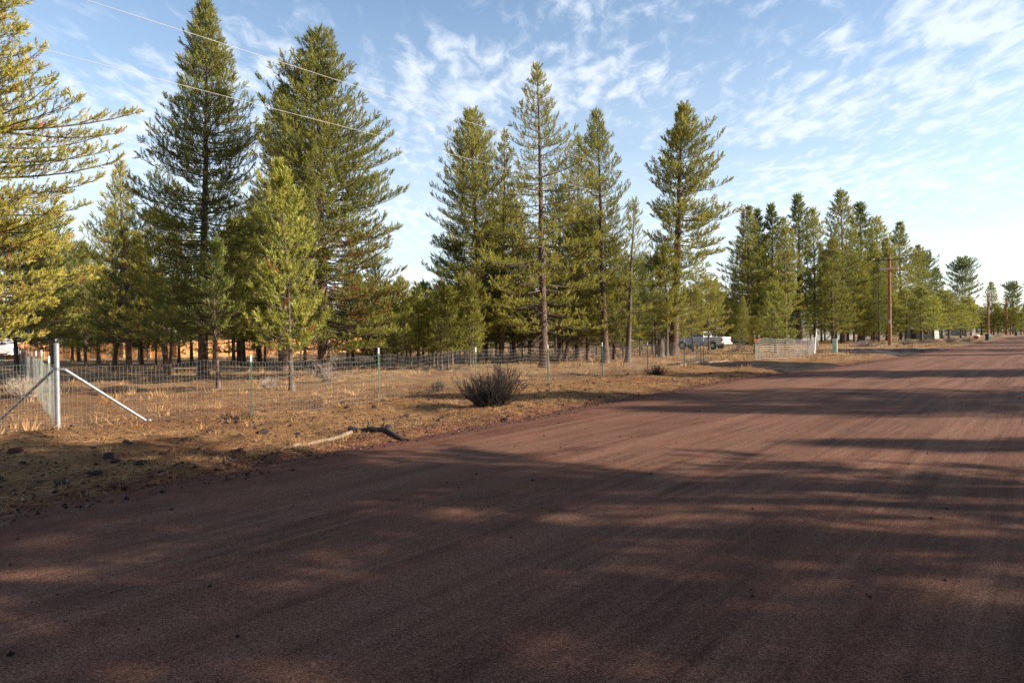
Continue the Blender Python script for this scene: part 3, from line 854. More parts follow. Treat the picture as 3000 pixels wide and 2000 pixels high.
grove_fill(16, -150, 700, 1028, 1036, 780, 900, ['tallA', 'slim', 'tallB'], "distant pines standing beyond the board fence", "pines beyond the board fence", wd=(1.0, 1.4))
grove_fill(9, 600, 1300, 1022, 1030, 850, 910, ['tallA', 'tallC', 'tallB'], "far pines low on the skyline behind the left grove", "far pines on the skyline", wd=(1.2, 1.6))

def far_wood():
    p = pine_meshes(seed=111, H=13, cb=0.06, R=3.4, shape=0.5, whorl=0.8, nb=4, need=10, nwid=0.14, tuft=0.62, density=0.42, dead=0)
    me = p['crown']; n = len(me.vertices)
    co = np.empty(n * 3, np.float32); me.vertices.foreach_get('co', co); co = co.reshape(-1, 3)
    ti = np.empty(n // 4, np.float32); me.attributes['tint'].data.foreach_get('value', ti)
    rng = np.random.default_rng(9); V = []; T = []
    for k, x0, x1, y0, y1, t0, t1 in ((44, -250, 1450, 1019, 1026, 880, 930), (30, 1400, 2250, 1001, 1008, 850, 905), (14, 2200, 2650, 985, 991, 870, 915), (16, 2650, 3060, 975, 978.5, 890, 925)):
        for i in range(k):
            px = x0 + (x1 - x0) * (i + rng.uniform(0.1, 0.9)) / k
            X, Y = G(px, rng.uniform(y0, y1)); H, _ = height_at(px, rng.uniform(t0, t1), X, Y)
            a = rng.uniform(0, 6.28); c, s_ = math.cos(a), math.sin(a); sc = H / 13.0; w = sc * rng.uniform(1.3, 2.1)
            V.append(np.stack([X + (co[:, 0] * c - co[:, 1] * s_) * w, Y + (co[:, 0] * s_ + co[:, 1] * c) * w, co[:, 2] * sc], 1))
            T.append(np.clip(ti + rng.normal(0, 0.08), 0, 1))
    V = np.concatenate(V)
    me2 = mesh_np("far_wood", V, np.arange(len(V)).reshape(-1, 4), {'tint': ('FACE', np.concatenate(T))})
    tag(link("far_wood", me2, M_needles), "dark mass of far pines closing the skyline low behind everything", "far wood", kind='stuff')
far_wood()
# -- the pines on the near side of the road, out of the frame to the right: they throw the road into dappled shade
SEED = 77
def shade_pines():
    k = 0
    rs = random.Random(SEED)
    spots = []
    for s_ in np.arange(-34, 190, 5.2):
        for row_, (n0, n1) in enumerate(((6.5, 12), (13, 22), (23, 36), (37, 50))):
            if row_ == 0 and rs.random() < (0.45 if s_ < 24 else 0.7): continue
            if row_ == 3 and rs.random() < (0.3 if s_ < 24 else 0.8): continue
            if row_ in (1, 2) and rs.random() < (0.05 if s_ < 24 else 0.52): continue
            s__ = s_ + rs.uniform(-2, 2); n_ = rs.uniform(n0, n1)
            x, y = xy(s__, n_)
            if math.hypot(x, y) < 5.0: continue
            if y > 0 and x / y < 0.80 and n_ < 6: continue
            spots.append((x, y))
    ux, uy = math.sin(math.radians(SUN_AZ)), math.cos(math.radians(SUN_AZ))
    def corridor(x, y, P, w):
        al = (x - P[0]) * ux + (y - P[1]) * uy; la = (x - P[0]) * uy - (y - P[1]) * ux
        return al > 0 and abs(la) < w
    LIT = (4.0, 6.2)
    LIT = (4.0, 6.2)
    for P_, w_ in ((LIT, 1.7), ((-7.0, 10.2), 1.5), ((-7.5, 7.9), 0.9), ((-3.0, 13.3), 0.9), ((2.0, 18.0), 0.9), ((6.0, 26.0), 1.2), ((12.0, 33.0), 2.2), ((18.0, 41.0), 2.6), ((28.0, 52.0), 3.0), ((44.0, 66.0), 3.5)):
        spots = [p for p in spots if not corridor(p[0], p[1], P_, w_)]
    for al, la in ((8.6, -1.3), (12.8, 0.6), (10.4, 2.6), (17.5, -0.6)):       # bare-stemmed trees: the low sun passes under their crowns
        x, y = LIT[0] + ux * al + uy * la, LIT[1] + uy * al - ux * la
        place_tree(Pn['poleA'], x, y, 14.5, al, "pine on the near side of the road, outside the photo to the right", "pines on the near side of the road", widen=1.5)
    for x, y in spots:
        key = rs.choice(['tallA', 'tallB', 'tallC', 'poleA', 'slim'])
        place_tree(Pn[key], x, y, rs.uniform(11, 18), rs.uniform(0, 6.28), "pine on the near side of the road, outside the photo to the right", "pines on the near side of the road", widen=rs.uniform(1.0, 1.4))
        k += 1
    return k
NSHADE = shade_pines()
print("shade pines", NSHADE)

# ------------------------------------------------------------------ objects: materials
M_galv = simple("galvanised_steel", (0.30, 0.32, 0.34), 0.45, 0.55, var=0.18, scale=14)
M_wire = simple("galvanised_wire", (0.24, 0.24, 0.235), 0.42, 0.4, var=0.12, scale=5)
M_postgreen = simple("green_post_paint", (0.030, 0.085, 0.055), 0.5, 0.1, scale=9)
M_wirepale = simple("sunlit_pale_wire", (0.62, 0.61, 0.58), 0.5, 0.1, var=0.1)  # wire colour paled to carry the sunlight on the far panel
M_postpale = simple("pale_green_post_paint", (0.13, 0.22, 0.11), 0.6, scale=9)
M_postwhite = simple("white_post_tip_paint", (0.50, 0.52, 0.54), 0.5, scale=9)
M_white = simple("weathered_white_paint", (0.70, 0.70, 0.68), 0.6, scale=4)
M_board = None
def mat_boards():
    b = NB("cedar_fence_boards")
    f = b.noise(2.0, 5, 0.7, b.coord((14, 14, 0.8)))
    bd = b.noise(1.0, 1, 0.5, b.coord((5.2, 5.2, 0.01)))
    c = b.ramp(b.math('ADD', b.math('MULTIPLY', f, 0.45), b.math('MULTIPLY', bd, 0.55)), [(0.34, (0.42, 0.17, 0.055)), (0.5, (0.66, 0.31, 0.11)), (0.66, (0.80, 0.46, 0.20))])  # cedar tones raised so the colour stands in for sunlight on the boards
    b.set('Base Color', c); b.set('Roughness', 0.8); return b.m
M_board = mat_boards()
M_pole = mat_bark("utility_pole_wood", (0.10, 0.038, 0.014), (0.32, 0.125, 0.045), (0.46, 0.20, 0.08))
M_arm = simple("crossarm_dark_wood", (0.07, 0.05, 0.04), 0.85, scale=5)
M_paleboard = simple("pale_timber", (0.62, 0.38, 0.25), 0.8, scale=5)
M_cable = simple("aluminium_cable", (0.20, 0.185, 0.17), 0.5, 0.2, var=0.05)
M_grey = simple("grey_enamel", (0.42, 0.45, 0.47), 0.5, scale=4)
M_pedestal = simple("pale_green_enamel", (0.40, 0.52, 0.43), 0.5, scale=5, var=0.08)
M_yellow = simple("yellow_plastic", (0.72, 0.40, 0.04), 0.5, scale=4)
M_orange = simple("orange_ribbon", (0.85, 0.13, 0.04), 0.6)
M_truck = simple("dusty_white_car_paint", (0.48, 0.50, 0.53), 0.35, var=0.08, scale=2)
M_tyre = simple("black_rubber", (0.018, 0.018, 0.019), 0.85, scale=8)
M_rim = simple("dull_alloy", (0.42, 0.42, 0.42), 0.4, 0.6)
M_glass = simple("dark_window_glass", (0.03, 0.04, 0.05), 0.08, 0.0, var=0.05)
M_redlens = simple("red_lens", (0.22, 0.012, 0.012), 0.3)
M_binlid = simple("dark_green_bin_plastic", (0.012, 0.060, 0.048), 0.5, scale=5)
M_rust = simple("red_painted_metal", (0.28, 0.035, 0.03), 0.6, scale=4)
M_roofgrey = simple("pale_metal_roof", (0.30, 0.33, 0.37), 0.45, 0.3, scale=2)
M_wallpale = simple("pale_siding", (0.27, 0.29, 0.28), 0.8, scale=2, var=0.08)
M_wallgreen = simple("faded_green_siding", (0.36, 0.48, 0.42), 0.8, scale=2, var=0.1)
M_walldark = simple("dark_shed_boards", (0.060, 0.036, 0.026), 0.9, scale=3)
M_roofgreen = simple("dark_green_roof", (0.045, 0.085, 0.065), 0.7, scale=3)
M_paleweed = simple("pale_dead_stems", (0.46, 0.37, 0.29), 0.9, var=0.25, scale=9)
M_darkshrub = simple("charred_stems_painted_shade", (0.020, 0.013, 0.011), 0.9, var=0.6, scale=7)  # charred stems, darkened further to paint in the shade on the big shrub
M_palelog = simple("bleached_log_wood", (0.21, 0.15, 0.10), 0.85, var=0.4, scale=8)
M_darklog = simple("charred_log_wood", (0.030, 0.022, 0.018), 0.9, var=0.7, scale=10)

def mat_rock(name, a, b_, c_):
    b = NB(name)
    f = b.noise(11, 6, 0.75)
    b.set('Base Color', b.ramp(f, [(0.35, a), (0.52, b_), (0.7, c_)])); b.set('Roughness', 0.95)
    b.bump(f, 1.0, 0.03); return b.m
M_rock = mat_rock("dark_lava_rock", (0.008, 0.007, 0.007), (0.024, 0.018, 0.017), (0.070, 0.048, 0.042))
M_rockred = mat_rock("red_lava_rock", (0.022, 0.010, 0.008), (0.075, 0.028, 0.020), (0.15, 0.060, 0.040))

# ------------------------------------------------------------------ wire fences
def line_pts(pts):
    """resample a polyline of (x, y)"""
    P = np.array(pts, float)
    seg = np.hypot(*np.diff(P, axis=0).T); L = np.concatenate([[0], np.cumsum(seg)])
    return P, L
def at_len(P, L, d): return np.stack([np.interp(d, L, P[:, 0]), np.interp(d, L, P[:, 1])], -1)

def wire_panel(fence, pts, h=1.22, vs=0.075, hs=0.112, wr=0.0021, wob=0.012, seed=0, name='wire_mesh'):
    rng = np.random.default_rng(seed)
    P, L = line_pts(pts)
    tot = L[-1]
    nh = int(h / hs) + 1
    ph = rng.uniform(0, 6.28, 6)
    def top(d): return 0.02 * np.sin(d * 0.9 + ph[0]) + 0.012 * np.sin(d * 2.7 + ph[1])
    def off(d, z): return wob * (np.sin(d * 1.9 + ph[2] + z * 2.0) + 0.6 * np.sin(d * 4.7 + ph[3] - z * 3)) 
    dirv = np.gradient(at_len(P, L, np.linspace(0, tot, 50)), axis=0)
    def place(d, z):
        xy_ = at_len(P, L, d)
        e = 0.05; t_ = at_len(P, L, np.minimum(d + e, tot)) - at_len(P, L, np.maximum(d - e, 0)); t_ /= np.linalg.norm(t_, axis=-1)[..., None] + 1e-9
        nrm = np.stack([-t_[..., 1], t_[..., 0]], -1)
        o = off(d, z)
        x = xy_[..., 0] + nrm[..., 0] * o; y = xy_[..., 1] + nrm[..., 1] * o
        return np.stack([x, y, gz(xy_[..., 0], xy_[..., 1]) + z + top(d) * (z / h)], -1)
    VS = []; FS = []; o_ = 0
    dd = np.arange(0, tot, 0.18)
    dd = np.append(dd, tot)
    pth = np.stack([place(dd, np.full_like(dd, 0.03 + k * (h - 0.03) / (nh - 1))) for k in range(nh)])
    v, f = np_tubes(pth, np.full(pth.shape[:2], wr * 1.15), 3); VS.append(v); FS.append(f); o_ += len(v)
    dv = np.arange(vs * 0.5, tot, vs) ; dv = dv + rng.uniform(-0.006, 0.006, len(dv))
    zz = np.linspace(0.0, h, 7)
    pth = np.stack([place(np.full(7, d), zz) for d in dv])
    v, f = np_tubes(pth, np.full(pth.shape[:2], wr), 3); VS.append(v); FS.append(f + o_)
    me = mesh_np(name, np.concatenate(VS), np.concatenate(FS))
    return link(name, me, M_wire, fence)

def t_post(fence, x, y, h=1.42, rz=0.0, lean=(0, 0), light=False):
    z0 = gzf(x, y)
    r = MB()
    r.box((0, 0, h / 2 - 0.2), (0.035, 0.006, h + 0.4)); r.box((0, 0.019, h / 2 - 0.2), (0.006, 0.032, h + 0.4))
    k = 0
    z = 0.12
    while z < h - 0.1:
        r.box((0, -0.006, z), (0.012, 0.007, 0.02)); z += 0.06
    o = r.build("t_post", M_postpale if light else M_postgreen, fence)
    o.location = (x, y, z0); o.rotation_euler = (lean[0], lean[1], rz)
    c = MB(); c.box((0, 0, h - 0.075), (0.038, 0.009, 0.16)); c.box((0, 0.020, h - 0.075), (0.009, 0.036, 0.16))
    c.build("painted_tip", M_postwhite, o)
    return o

gx = lambda px, py: G(px, py)
CORN = gx(170, 1256)
road_posts = [gx(737, 1214), gx(1112, 1180), gx(1394, 1138), gx(1607, 1121), gx(1766, 1105), gx(1899, 1087), gx(2006, 1076), gx(2054, 1070)]
F1 = empty("wire_fence", (0, 0, 0))
tag(F1, "welded wire fence on green steel posts along the road verge, left of the driveway", "fence")
ends = [CORN] + road_posts
wire_panel(F1, ends, seed=1)
for i, p in enumerate(road_posts):
    t_post(F1, p[0], p[1], 1.38 + 0.03 * math.sin(i * 2.1), rz=0.6 + 0.1 * i, lean=(0.01 * math.sin(i), 0.008 * math.cos(i * 3)))
pc = G(2062, 1069); t_post(F1, pc[0], pc[1], 1.4, rz=1.0)

# heavy round corner post with two pipe braces
def corner_post():
    r = empty("corner_post", (CORN[0], CORN[1], gzf(*CORN)))
    tag(r, "thick galvanised steel corner post with two slanting pipe braces", "fence post")
    m = MB(); m.tube([(0, 0, -0.3), (0, 0, 1.66)], 0.047, 20); m.build("post_pipe", M_galv, r, smooth=False)
    m = MB(); m.tube([(0, 0, 1.66), (0, 0, 1.675), (0, 0, 1.69)], [0.051, 0.051, 0.030], 20); m.build("post_cap", M_galv, r)
    for q, (tx, ty) in enumerate(((G(428, 1240)), (G(-60, 1232)))):
        dx, dy = tx - CORN[0], ty - CORN[1]
        L = math.hypot(dx, dy); ux, uy = dx / L, dy / L
        if q == 1: L = 2.35
        m = MB()
        m.tube([(ux * 0.05, uy * 0.05, 1.17), (ux * 0.14, uy * 0.14, 1.15), (ux * L, uy * L, 0.03)], [0.016, 0.031, 0.029], 12)
        m.build("brace_pipe", M_galv, r)
        m = MB(); m.tube([(-ux * 0.0, -uy * 0.0, 1.14), (0, 0, 1.20)], 0.056, 16); m.build("brace_band", M_galv, r)
    return r
corner_post()
cx, cy = G(437, 1234)
m = MB(); m.tube([(0, 0, 0), (0, 0, 0.035), (0, 0, 0.05)], [0.05, 0.05, 0.03], 12)
o = m.build("post_cap", M_galv, None, smooth=True, loc=(cx, cy, gzf(cx, cy))); o.name = "metal_cap"
tag(o, "small domed metal cap lying by the foot of the right brace", "cap")

# fence running back from the corner
far_end = G(40, 1068)
F2 = empty("wire_fence", (0, 0, 0)); tag(F2, "wire fence with a dense row of white-tipped posts receding left of the corner post", "fence")
def lerp2(a, b, t): return (a[0] * (1 - t) + b[0] * t, a[1] * (1 - t) + b[1] * t)
wire_panel(F2, [CORN, far_end], seed=2, vs=0.10)
nb_ = 14
for i in range(nb_):
    t = (i + 1) / nb_
    p = lerp2(CORN, far_end, t); p = (p[0] + 0.06, p[1] - 0.01)
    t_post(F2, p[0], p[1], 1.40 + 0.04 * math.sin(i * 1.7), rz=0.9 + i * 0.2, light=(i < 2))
# fence running left to the photo's edge
left_end = G(-260, 1330)
F3 = empty("wire_fence", (0, 0, 0)); tag(F3, "wire fence panel running from the corner post out of the photo's left edge", "fence")
wire_panel(F3, [CORN, left_end], seed=3)
t_post(F3, left_end[0], left_end[1], 1.4)
# fence beyond the driveway
right_posts = [G(2212, 1055), G(2224, 1054), G(2312, 1049), G(2367, 1042), G(2392, 1036)]
F4 = empty("wire_fence", (0, 0, 0)); tag(F4, "wire fence between the two driveways with thin white-topped posts", "fence")
wire_panel(F4, right_posts, seed=4, hs=0.15, vs=0.15, wr=0.0075, h=1.25).data.materials[0] = M_wirepale
for i, p in enumerate(right_posts[:-1]):
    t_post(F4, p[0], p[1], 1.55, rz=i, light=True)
for p in right_posts[:2]:
    m = MB(); m.box((p[0], p[1] - 0.03, gzf(*p) + 1.25), (0.07, 0.02, 0.22)); m.build("ribbon", M_orange, F4)
# the receding back part of that enclosure
back_posts = [G(1948, 1034), G(2004, 1030), G(2100, 1030), G(2180, 1026)]
F5 = empty("wire_fence", (0, 0, 0)); tag(F5, "low wire fence with thin pale posts in front of the pickup", "fence")
wire_panel(F5, [G(1850, 1040)] + back_posts + [G(2300, 1024)], seed=5, hs=0.2, vs=0.2, wr=0.004, h=1.2)
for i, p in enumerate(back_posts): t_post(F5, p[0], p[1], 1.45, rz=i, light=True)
# white A-shaped end brace
ex, ey = right_posts[-1]
r = empty("end_brace", (ex, ey, gzf(ex, ey))); tag(r, "white A-shaped end brace at the right end of the far wire fence", "fence post")
a0 = G(2386, 1038); a1 = G(2400, 1033)
for q, (ax, ay) in enumerate((a0, a1)):
    m = MB(); m.tube([(ax - ex, ay - ey, 0), (0, 0, 1.75)], 0.032, 8); m.build("leg", M_white, r)
m = MB(); m.tube([(0, 0, 1.6), (0, 0, 2.0)], 0.035, 8); m.build("post_top", M_white, r)
m = MB(); m.box((0, -0.04, 1.62), (0.09, 0.03, 0.14)); m.build("ribbon", M_orange, r)

# orange board fence far behind the left grove
BF = empty("board_fence", (0, 0, 0)); tag(BF, "orange cedar board fence running across behind the left grove", "fence")
bf_pts = [G(-160, 1054), G(130, 1052), G(520, 1047), G(820, 1040), G(1060, 1033)]
rb = random.Random(3)
m = MB(); posts = MB()
for a, b_ in zip(bf_pts[:-1], bf_pts[1:]):
    L = math.hypot(b_[0] - a[0], b_[1] - a[1]); ang = math.atan2(b_[1] - a[1], b_[0] - a[0])
    k = int(L / 0.15)
    for i in range(k):
        t = (i + 0.5) / k; p = lerp2(a, b_, t)
        hh = 1.72 + rb.uniform(-0.015, 0.015)
        m.box((p[0] + rb.uniform(-0.006, 0.006), p[1], hh / 2 - 0.02), (0.142, 0.02, hh), ang)
m.build("board_panel", M_board, BF)
for a, b_ in zip(bf_pts[:-1], bf_pts[1:]):
    L = math.hypot(b_[0] - a[0], b_[1] - a[1]); ang = math.atan2(b_[1] - a[1], b_[0] - a[0]); k = int(L / 2.4)
    for i in range(k):
        p = lerp2(a, b_, i / k)
        q = MB(); q.box((p[0] + 0.07 * math.sin(ang), p[1] - 0.07 * math.cos(ang), 0.88), (0.10, 0.10, 1.80), ang); q.build("post", M_board, BF)

# ------------------------------------------------------------------ utility poles and cables
PB = G(2607, 1012)
def arm_axis(x, y, arm, ang=0.0):
    return (DY, -DX)
def utility_pole(bx, by, Hh, label, arm=3.3, tip=True, tin=False, rz=0.0, rad=0.17, low=True):
    r = empty("utility_pole", (bx, by, gzf(bx, by))); r.rotation_euler = (0, 0, math.atan2(-DX, DY) + rz); tag(r, label, "utility pole")
    m = MB(); m.tube([(0, 0, -0.4), (0, 0, Hh * 0.5), (0, 0, Hh)], [rad, rad * 0.88, rad * 0.72], 14); m.build("shaft", M_pole, r)
    m = MB(); m.box((0, -rad - 0.05, Hh - 0.62), (arm, 0.11, 0.12)); m.build("crossarm", M_arm, r)
    if low:
        m = MB(); m.box((0, -rad - 0.05, Hh - 1.65), (1.9, 0.10, 0.20)); m.box((0.0, rad + 0.03, Hh - 1.65), (1.9, 0.08, 0.20)); m.build("lower_arm", M_paleboard, r)
        for sx in (-1, 1):
            m = MB(); m.tube([(sx * 1.45, -rad - 0.05, Hh - 0.66), (sx * 1.0, -rad - 0.05, Hh - 1.15), (sx * 0.72, -rad - 0.05, Hh - 1.6)], 0.03, 6); m.build("jumper_cable", M_cable, r)
    for sx in (-1, 1):
        m = MB(); m.tube([(sx * (arm / 2 - 0.08), -rad - 0.05, Hh - 0.56), (sx * (arm / 2 - 0.08), -rad - 0.05, Hh - 0.50), (sx * (arm / 2 - 0.08), -rad - 0.05, Hh - 0.36)], [0.03, 0.075, 0.035], 10); m.build("insulator", M_grey, r)
        m = MB(); m.tube([(sx * 0.55, -rad - 0.04, Hh - 0.66), (0, -rad * 0.9, Hh - 1.15)], 0.014, 5); m.build("arm_brace", M_galv, r)
    if tin:
        m = MB(); m.tube([(0.42, 0.0, Hh - 2.9), (0.42, 0, Hh - 1.9), (0.42, 0, Hh - 1.78)], [0.24, 0.24, 0.14], 16); t = m.build("transformer", M_grey, r)
        m = MB(); m.tube([(0.42, 0, Hh - 1.8), (0.42, 0, Hh - 1.5)], 0.04, 8); m.build("bushing", M_grey, t)
    else:
        m = MB(); m.box((0.02, -rad - 0.012, 2.75), (0.16, 0.02, 0.42)); m.build("tag_plate", M_postwhite, r)
    return r
utility_pole(PB[0], PB[1], 10.6, "nearest utility pole, its orange-brown shaft carrying a dark crossarm over a paler short one", rad=0.21)
P2 = (128.4, 184.0); P3 = (144.9, 200.0)
utility_pole(P2[0], P2[1], 11.0, "second utility pole, with a pale transformer, behind the green bin", arm=3.6, tin=True, low=False, rad=0.24)
utility_pole(P3[0], P3[1], 11.0, "farthest utility pole with a grey transformer, near the photo's right edge", arm=2.2, tin=True, low=False, rad=0.24)
P0 = (PB[0] - DX * 125, PB[1] - DY * 125)
utility_pole(P0[0], P0[1], 8.1, "utility pole behind the viewer, outside the photo", tin=True, low=False)
def cable(a, b_, f, label, seed, r0=0.011):
    k = 60
    pts = []
    for i in range(k + 1):
        t = i / k
        pts.append((a[0] * (1 - t) + b_[0] * t, a[1] * (1 - t) + b_[1] * t, f(t)))
    m = MB(); m.tube(pts, r0, 5); o = m.build("power_line", M_cable, None); tag(o, label, "cable")
    return o
def hfun(t): d = t * 125.0; return 10.22 - 0.0300 * d + 0.00007 * d * d
ax_, ay_ = DY, -DX
for sgn, lb in ((1, "upper power line crossing the sky in front of the tall pines"), (-1, "lower power line crossing the sky in front of the tall pines")):
    o_ = 1.57 * sgn
    cable((PB[0] + ax_ * o_, PB[1] + ay_ * o_), (P0[0] + ax_ * o_, P0[1] + ay_ * o_), hfun, lb, 1, 0.0052)
    L2 = 132.0
    cable((PB[0] + ax_ * o_ * 0.46, PB[1] + ay_ * o_ * 0.46), (P2[0] + ax_ * o_, P2[1] + ay_ * o_), lambda t: 9.0 + 1.35 * t - 4 * 1.5 * t * (1 - t),
          ("right" if sgn > 0 else "left") + " power line sagging from the nearest pole to the second pole", 2, 0.016)

# guy wire with yellow sleeve
gb = G(2412, 1006)
gxp, gyp = gb
Ht, tx_ = height_at(2459, 953, gxp, gyp)
r = empty("guy_wire", (gxp, gyp, gzf(gxp, gyp))); tag(r, "slanting guy wire in a bright yellow sleeve beside the pale green pedestal", "guy wire")
m = MB(); m.tube([(0, 0, 0), (tx_ - gxp, 0, Ht)], 0.075, 8); m.build("sleeve", M_yellow, r)
m = MB(); m.tube([(tx_ - gxp, 0, Ht), ((tx_ - gxp) * 2.3, 0, Ht * 2.3)], 0.012, 5); m.build("wire", M_cable, r)
# utility pedestal
pb = G(2446, 1034)
r = empty("utility_pedestal", (pb[0], pb[1], gzf(*pb))); r.rotation_euler = (0, 0, -0.55); tag(r, "pale green utility pedestal box on the straw strip between the driveways", "utility box")
m = MB(); m.box((0, 0, 0.50), (0.34, 0.30, 1.04)); m.build("body", M_pedestal, r, bevel=0.012)
m = MB(); m.box((0, 0, 1.05), (0.37, 0.33, 0.07)); m.build("lid", M_pedestal, r, bevel=0.012)
m = MB(); m.box((0, -0.158, 0.62), (0.26, 0.014, 0.70)); m.build("door", M_pedestal, r)

# ------------------------------------------------------------------ white pickup
def pickup():
    tail = G(2127, 1024)
    a = math.radians(45)
    r = empty("pickup_truck", (0, 0, 0)); tag(r, "white pickup truck parked facing away among the pines behind the wire fence", "pickup truck")
    # local: +x forward, width along y, length 5.7
    hx, hy = -math.cos(a), math.sin(a)
    r.rotation_euler = (0, 0, math.atan2(hy, hx))
    r.location = (tail[0] + hx * 2.75, tail[1] + hy * 2.75, gzf(*tail))
    W = 0.98
    prof = [(-2.80, 0.60), (-2.82, 1.28), (-0.75, 1.30), (0.95, 1.30), (1.05, 1.24), (2.62, 1.16), (2.84, 1.00), (2.86, 0.55), (2.45, 0.50)]
    def arch(cx_, r_=0.50, n_=9):
        return [(cx_ + r_ * math.cos(t), 0.42 + r_ * math.sin(t) * 0.98) for t in np.linspace(0.12, math.pi - 0.12, n_)]
    prof += arch(1.85) + [(0.9, 0.48), (-1.1, 0.48)] + arch(-1.72) + [(-2.6, 0.55)]
    def extrude(pts, w, inset=None):
        m = MB(); k = len(pts)
        m.add([(p[0], -w, p[1]) for p in pts] + [(p[0], w, p[1]) for p in pts],
              [tuple(range(k))[::-1], tuple(range(k, 2 * k))] + [(i, (i + 1) % k, (i + 1) % k + k, i + k) for i in range(k)])
        return m
    body = extrude(prof, W); 
    body.build("body", M_truck, r, bevel=0.02)
    # cab, tapered
    lo = [(-0.72, 1.30), (1.0, 1.30)]; hi = [(-0.55, 1.86), (0.35, 1.86)]
    m = MB(); w1, w2 = 0.93, 0.74
    m.add([(-0.72, -w1, 1.302), (1.0, -w1, 1.302), (1.0, w1, 1.302), (-0.72, w1, 1.302), (-0.55, -w2, 1.86), (0.38, -w2, 1.86), (0.38, w2, 1.86), (-0.55, w2, 1.86)],
          [(0, 3, 2, 1), (4, 5, 6, 7), (0, 1, 5, 4), (1, 2, 6, 5), (2, 3, 7, 6), (3, 0, 4, 7)])
    m.build("cab", M_truck, r, bevel=0.03)
    def pane(name, p):
        m = MB(); P_ = [Vector(q) for q in p]; nn = (P_[1] - P_[0]).cross(P_[2] - P_[0]).normalized() * 0.012
        m.add([q + nn for q in P_] + [q - nn for q in P_], [(0, 1, 2, 3), (7, 6, 5, 4), (0, 4, 5, 1), (1, 5, 6, 2), (2, 6, 7, 3), (3, 7, 4, 0)]); m.build(name, M_glass, r)
    for s_ in (-1, 1):
        pane("side_window", [(-0.6, s_ * 0.915, 1.37), (0.10, s_ * 0.915, 1.37), (0.10, s_ * 0.775, 1.78), (-0.5, s_ * 0.775, 1.78)])
        pane("side_window", [(0.18, s_ * 0.915, 1.37), (0.84, s_ * 0.915, 1.37), (0.36, s_ * 0.775, 1.78), (0.18, s_ * 0.775, 1.78)])
    pane("rear_window", [(-0.715, -0.78, 1.38), (-0.715, 0.78, 1.38), (-0.585, 0.66, 1.78), (-0.585, -0.66, 1.78)])
    pane("windscreen", [(0.93, -0.82, 1.38), (0.93, 0.82, 1.38), (0.46, 0.68, 1.80), (0.46, -0.68, 1.80)])
    for s_ in (-1, 1):
        for cx_ in (1.85, -1.72):
            y0 = s_ * 0.84
            m = MB(); m.tube([(cx_, y0 - 0.13, 0.40), (cx_, y0 - 0.11, 0.40), (cx_, y0 + 0.11, 0.40), (cx_, y0 + 0.13, 0.40)], [0.34, 0.40, 0.40, 0.34], 22)
            wh = m.build("wheel", M_tyre, r)
            m = MB(); m.tube([(cx_, y0 + s_ * 0.10, 0.40), (cx_, y0 + s_ * 0.145, 0.40)], [0.24, 0.20], 14); m.build("rim", M_rim, wh)
    m = MB(); m.box((-2.93, 0, 0.62), (0.16, 1.84, 0.20)); m.build("rear_bumper", M_rim, r, bevel=0.02)
    m = MB(); m.box((2.92, 0, 0.60), (0.14, 1.84, 0.24)); m.build("front_bumper", M_rim, r, bevel=0.02)
    m = MB(); m.box((-2.835, 0, 0.99), (0.03, 1.50, 0.50)); tg = m.build("tailgate", M_truck, r, bevel=0.01)
    m = MB(); m.box((-2.858, 0, 1.08), (0.02, 0.22, 0.07)); m.build("handle", M_tyre, tg)
    for s_ in (-1, 1):
        m = MB(); m.box((-2.80, s_ * 0.92, 1.02), (0.09, 0.14, 0.34)); m.build("tail_light", M_redlens, r)
        m = MB(); m.box((0.82, s_ * 1.10, 1.36), (0.10, 0.20, 0.26)); m.build("wing_mirror", M_truck, r, bevel=0.01)
pickup()

# ------------------------------------------------------------------ bins
def bin_(px, py, hgt, label, rz):
    x, y = G(px, py)
    r = empty("wheeled_bin", (x, y, gzf(x, y))); r.rotation_euler = (0, 0, rz); s = hgt / 1.1; r.scale = (s, s, s); tag(r, label, "bin")
    m = MB(); m.box((0, 0, 0.52), (0.60, 0.62, 0.90), taper=1.0)
    v = m.v; m.v = [(p[0] * (0.8 if p[2] < 0.3 else 1), p[1] * (0.75 if p[2] < 0.3 else 1), p[2]) for p in v]; m.build("body", M_binlid, r, bevel=0.02)
    m = MB(); m.box((0, -0.02, 1.005), (0.66, 0.72, 0.06)); m.box((0, 0.0, 1.05), (0.5, 0.5, 0.05), taper=0.8); m.build("lid", M_binlid, r, bevel=0.01)
    m = MB(); m.box((0, -0.305, 0.80), (0.26, 0.02, 0.10)); m.build("label_plate", M_postwhite, r)
    for s_ in (-1, 1):
        m = MB(); m.tube([(s_ * 0.27, 0.26, 0.12), (s_ * 0.33, 0.26, 0.12)], 0.12, 12); m.build("wheel", M_tyre, r)
    m = MB(); m.tube([(-0.25, 0.36, 0.98), (0.25, 0.36, 0.98)], 0.02, 6); m.build("handle", M_binlid, r)
bin_(2895, 998, 1.05, "dark green wheeled bin at the roadside before the second utility pole", 0.3)
bin_(2979, 984, 1.0, "smaller-looking dark green wheeled bin near the photo's right edge", 0.2)

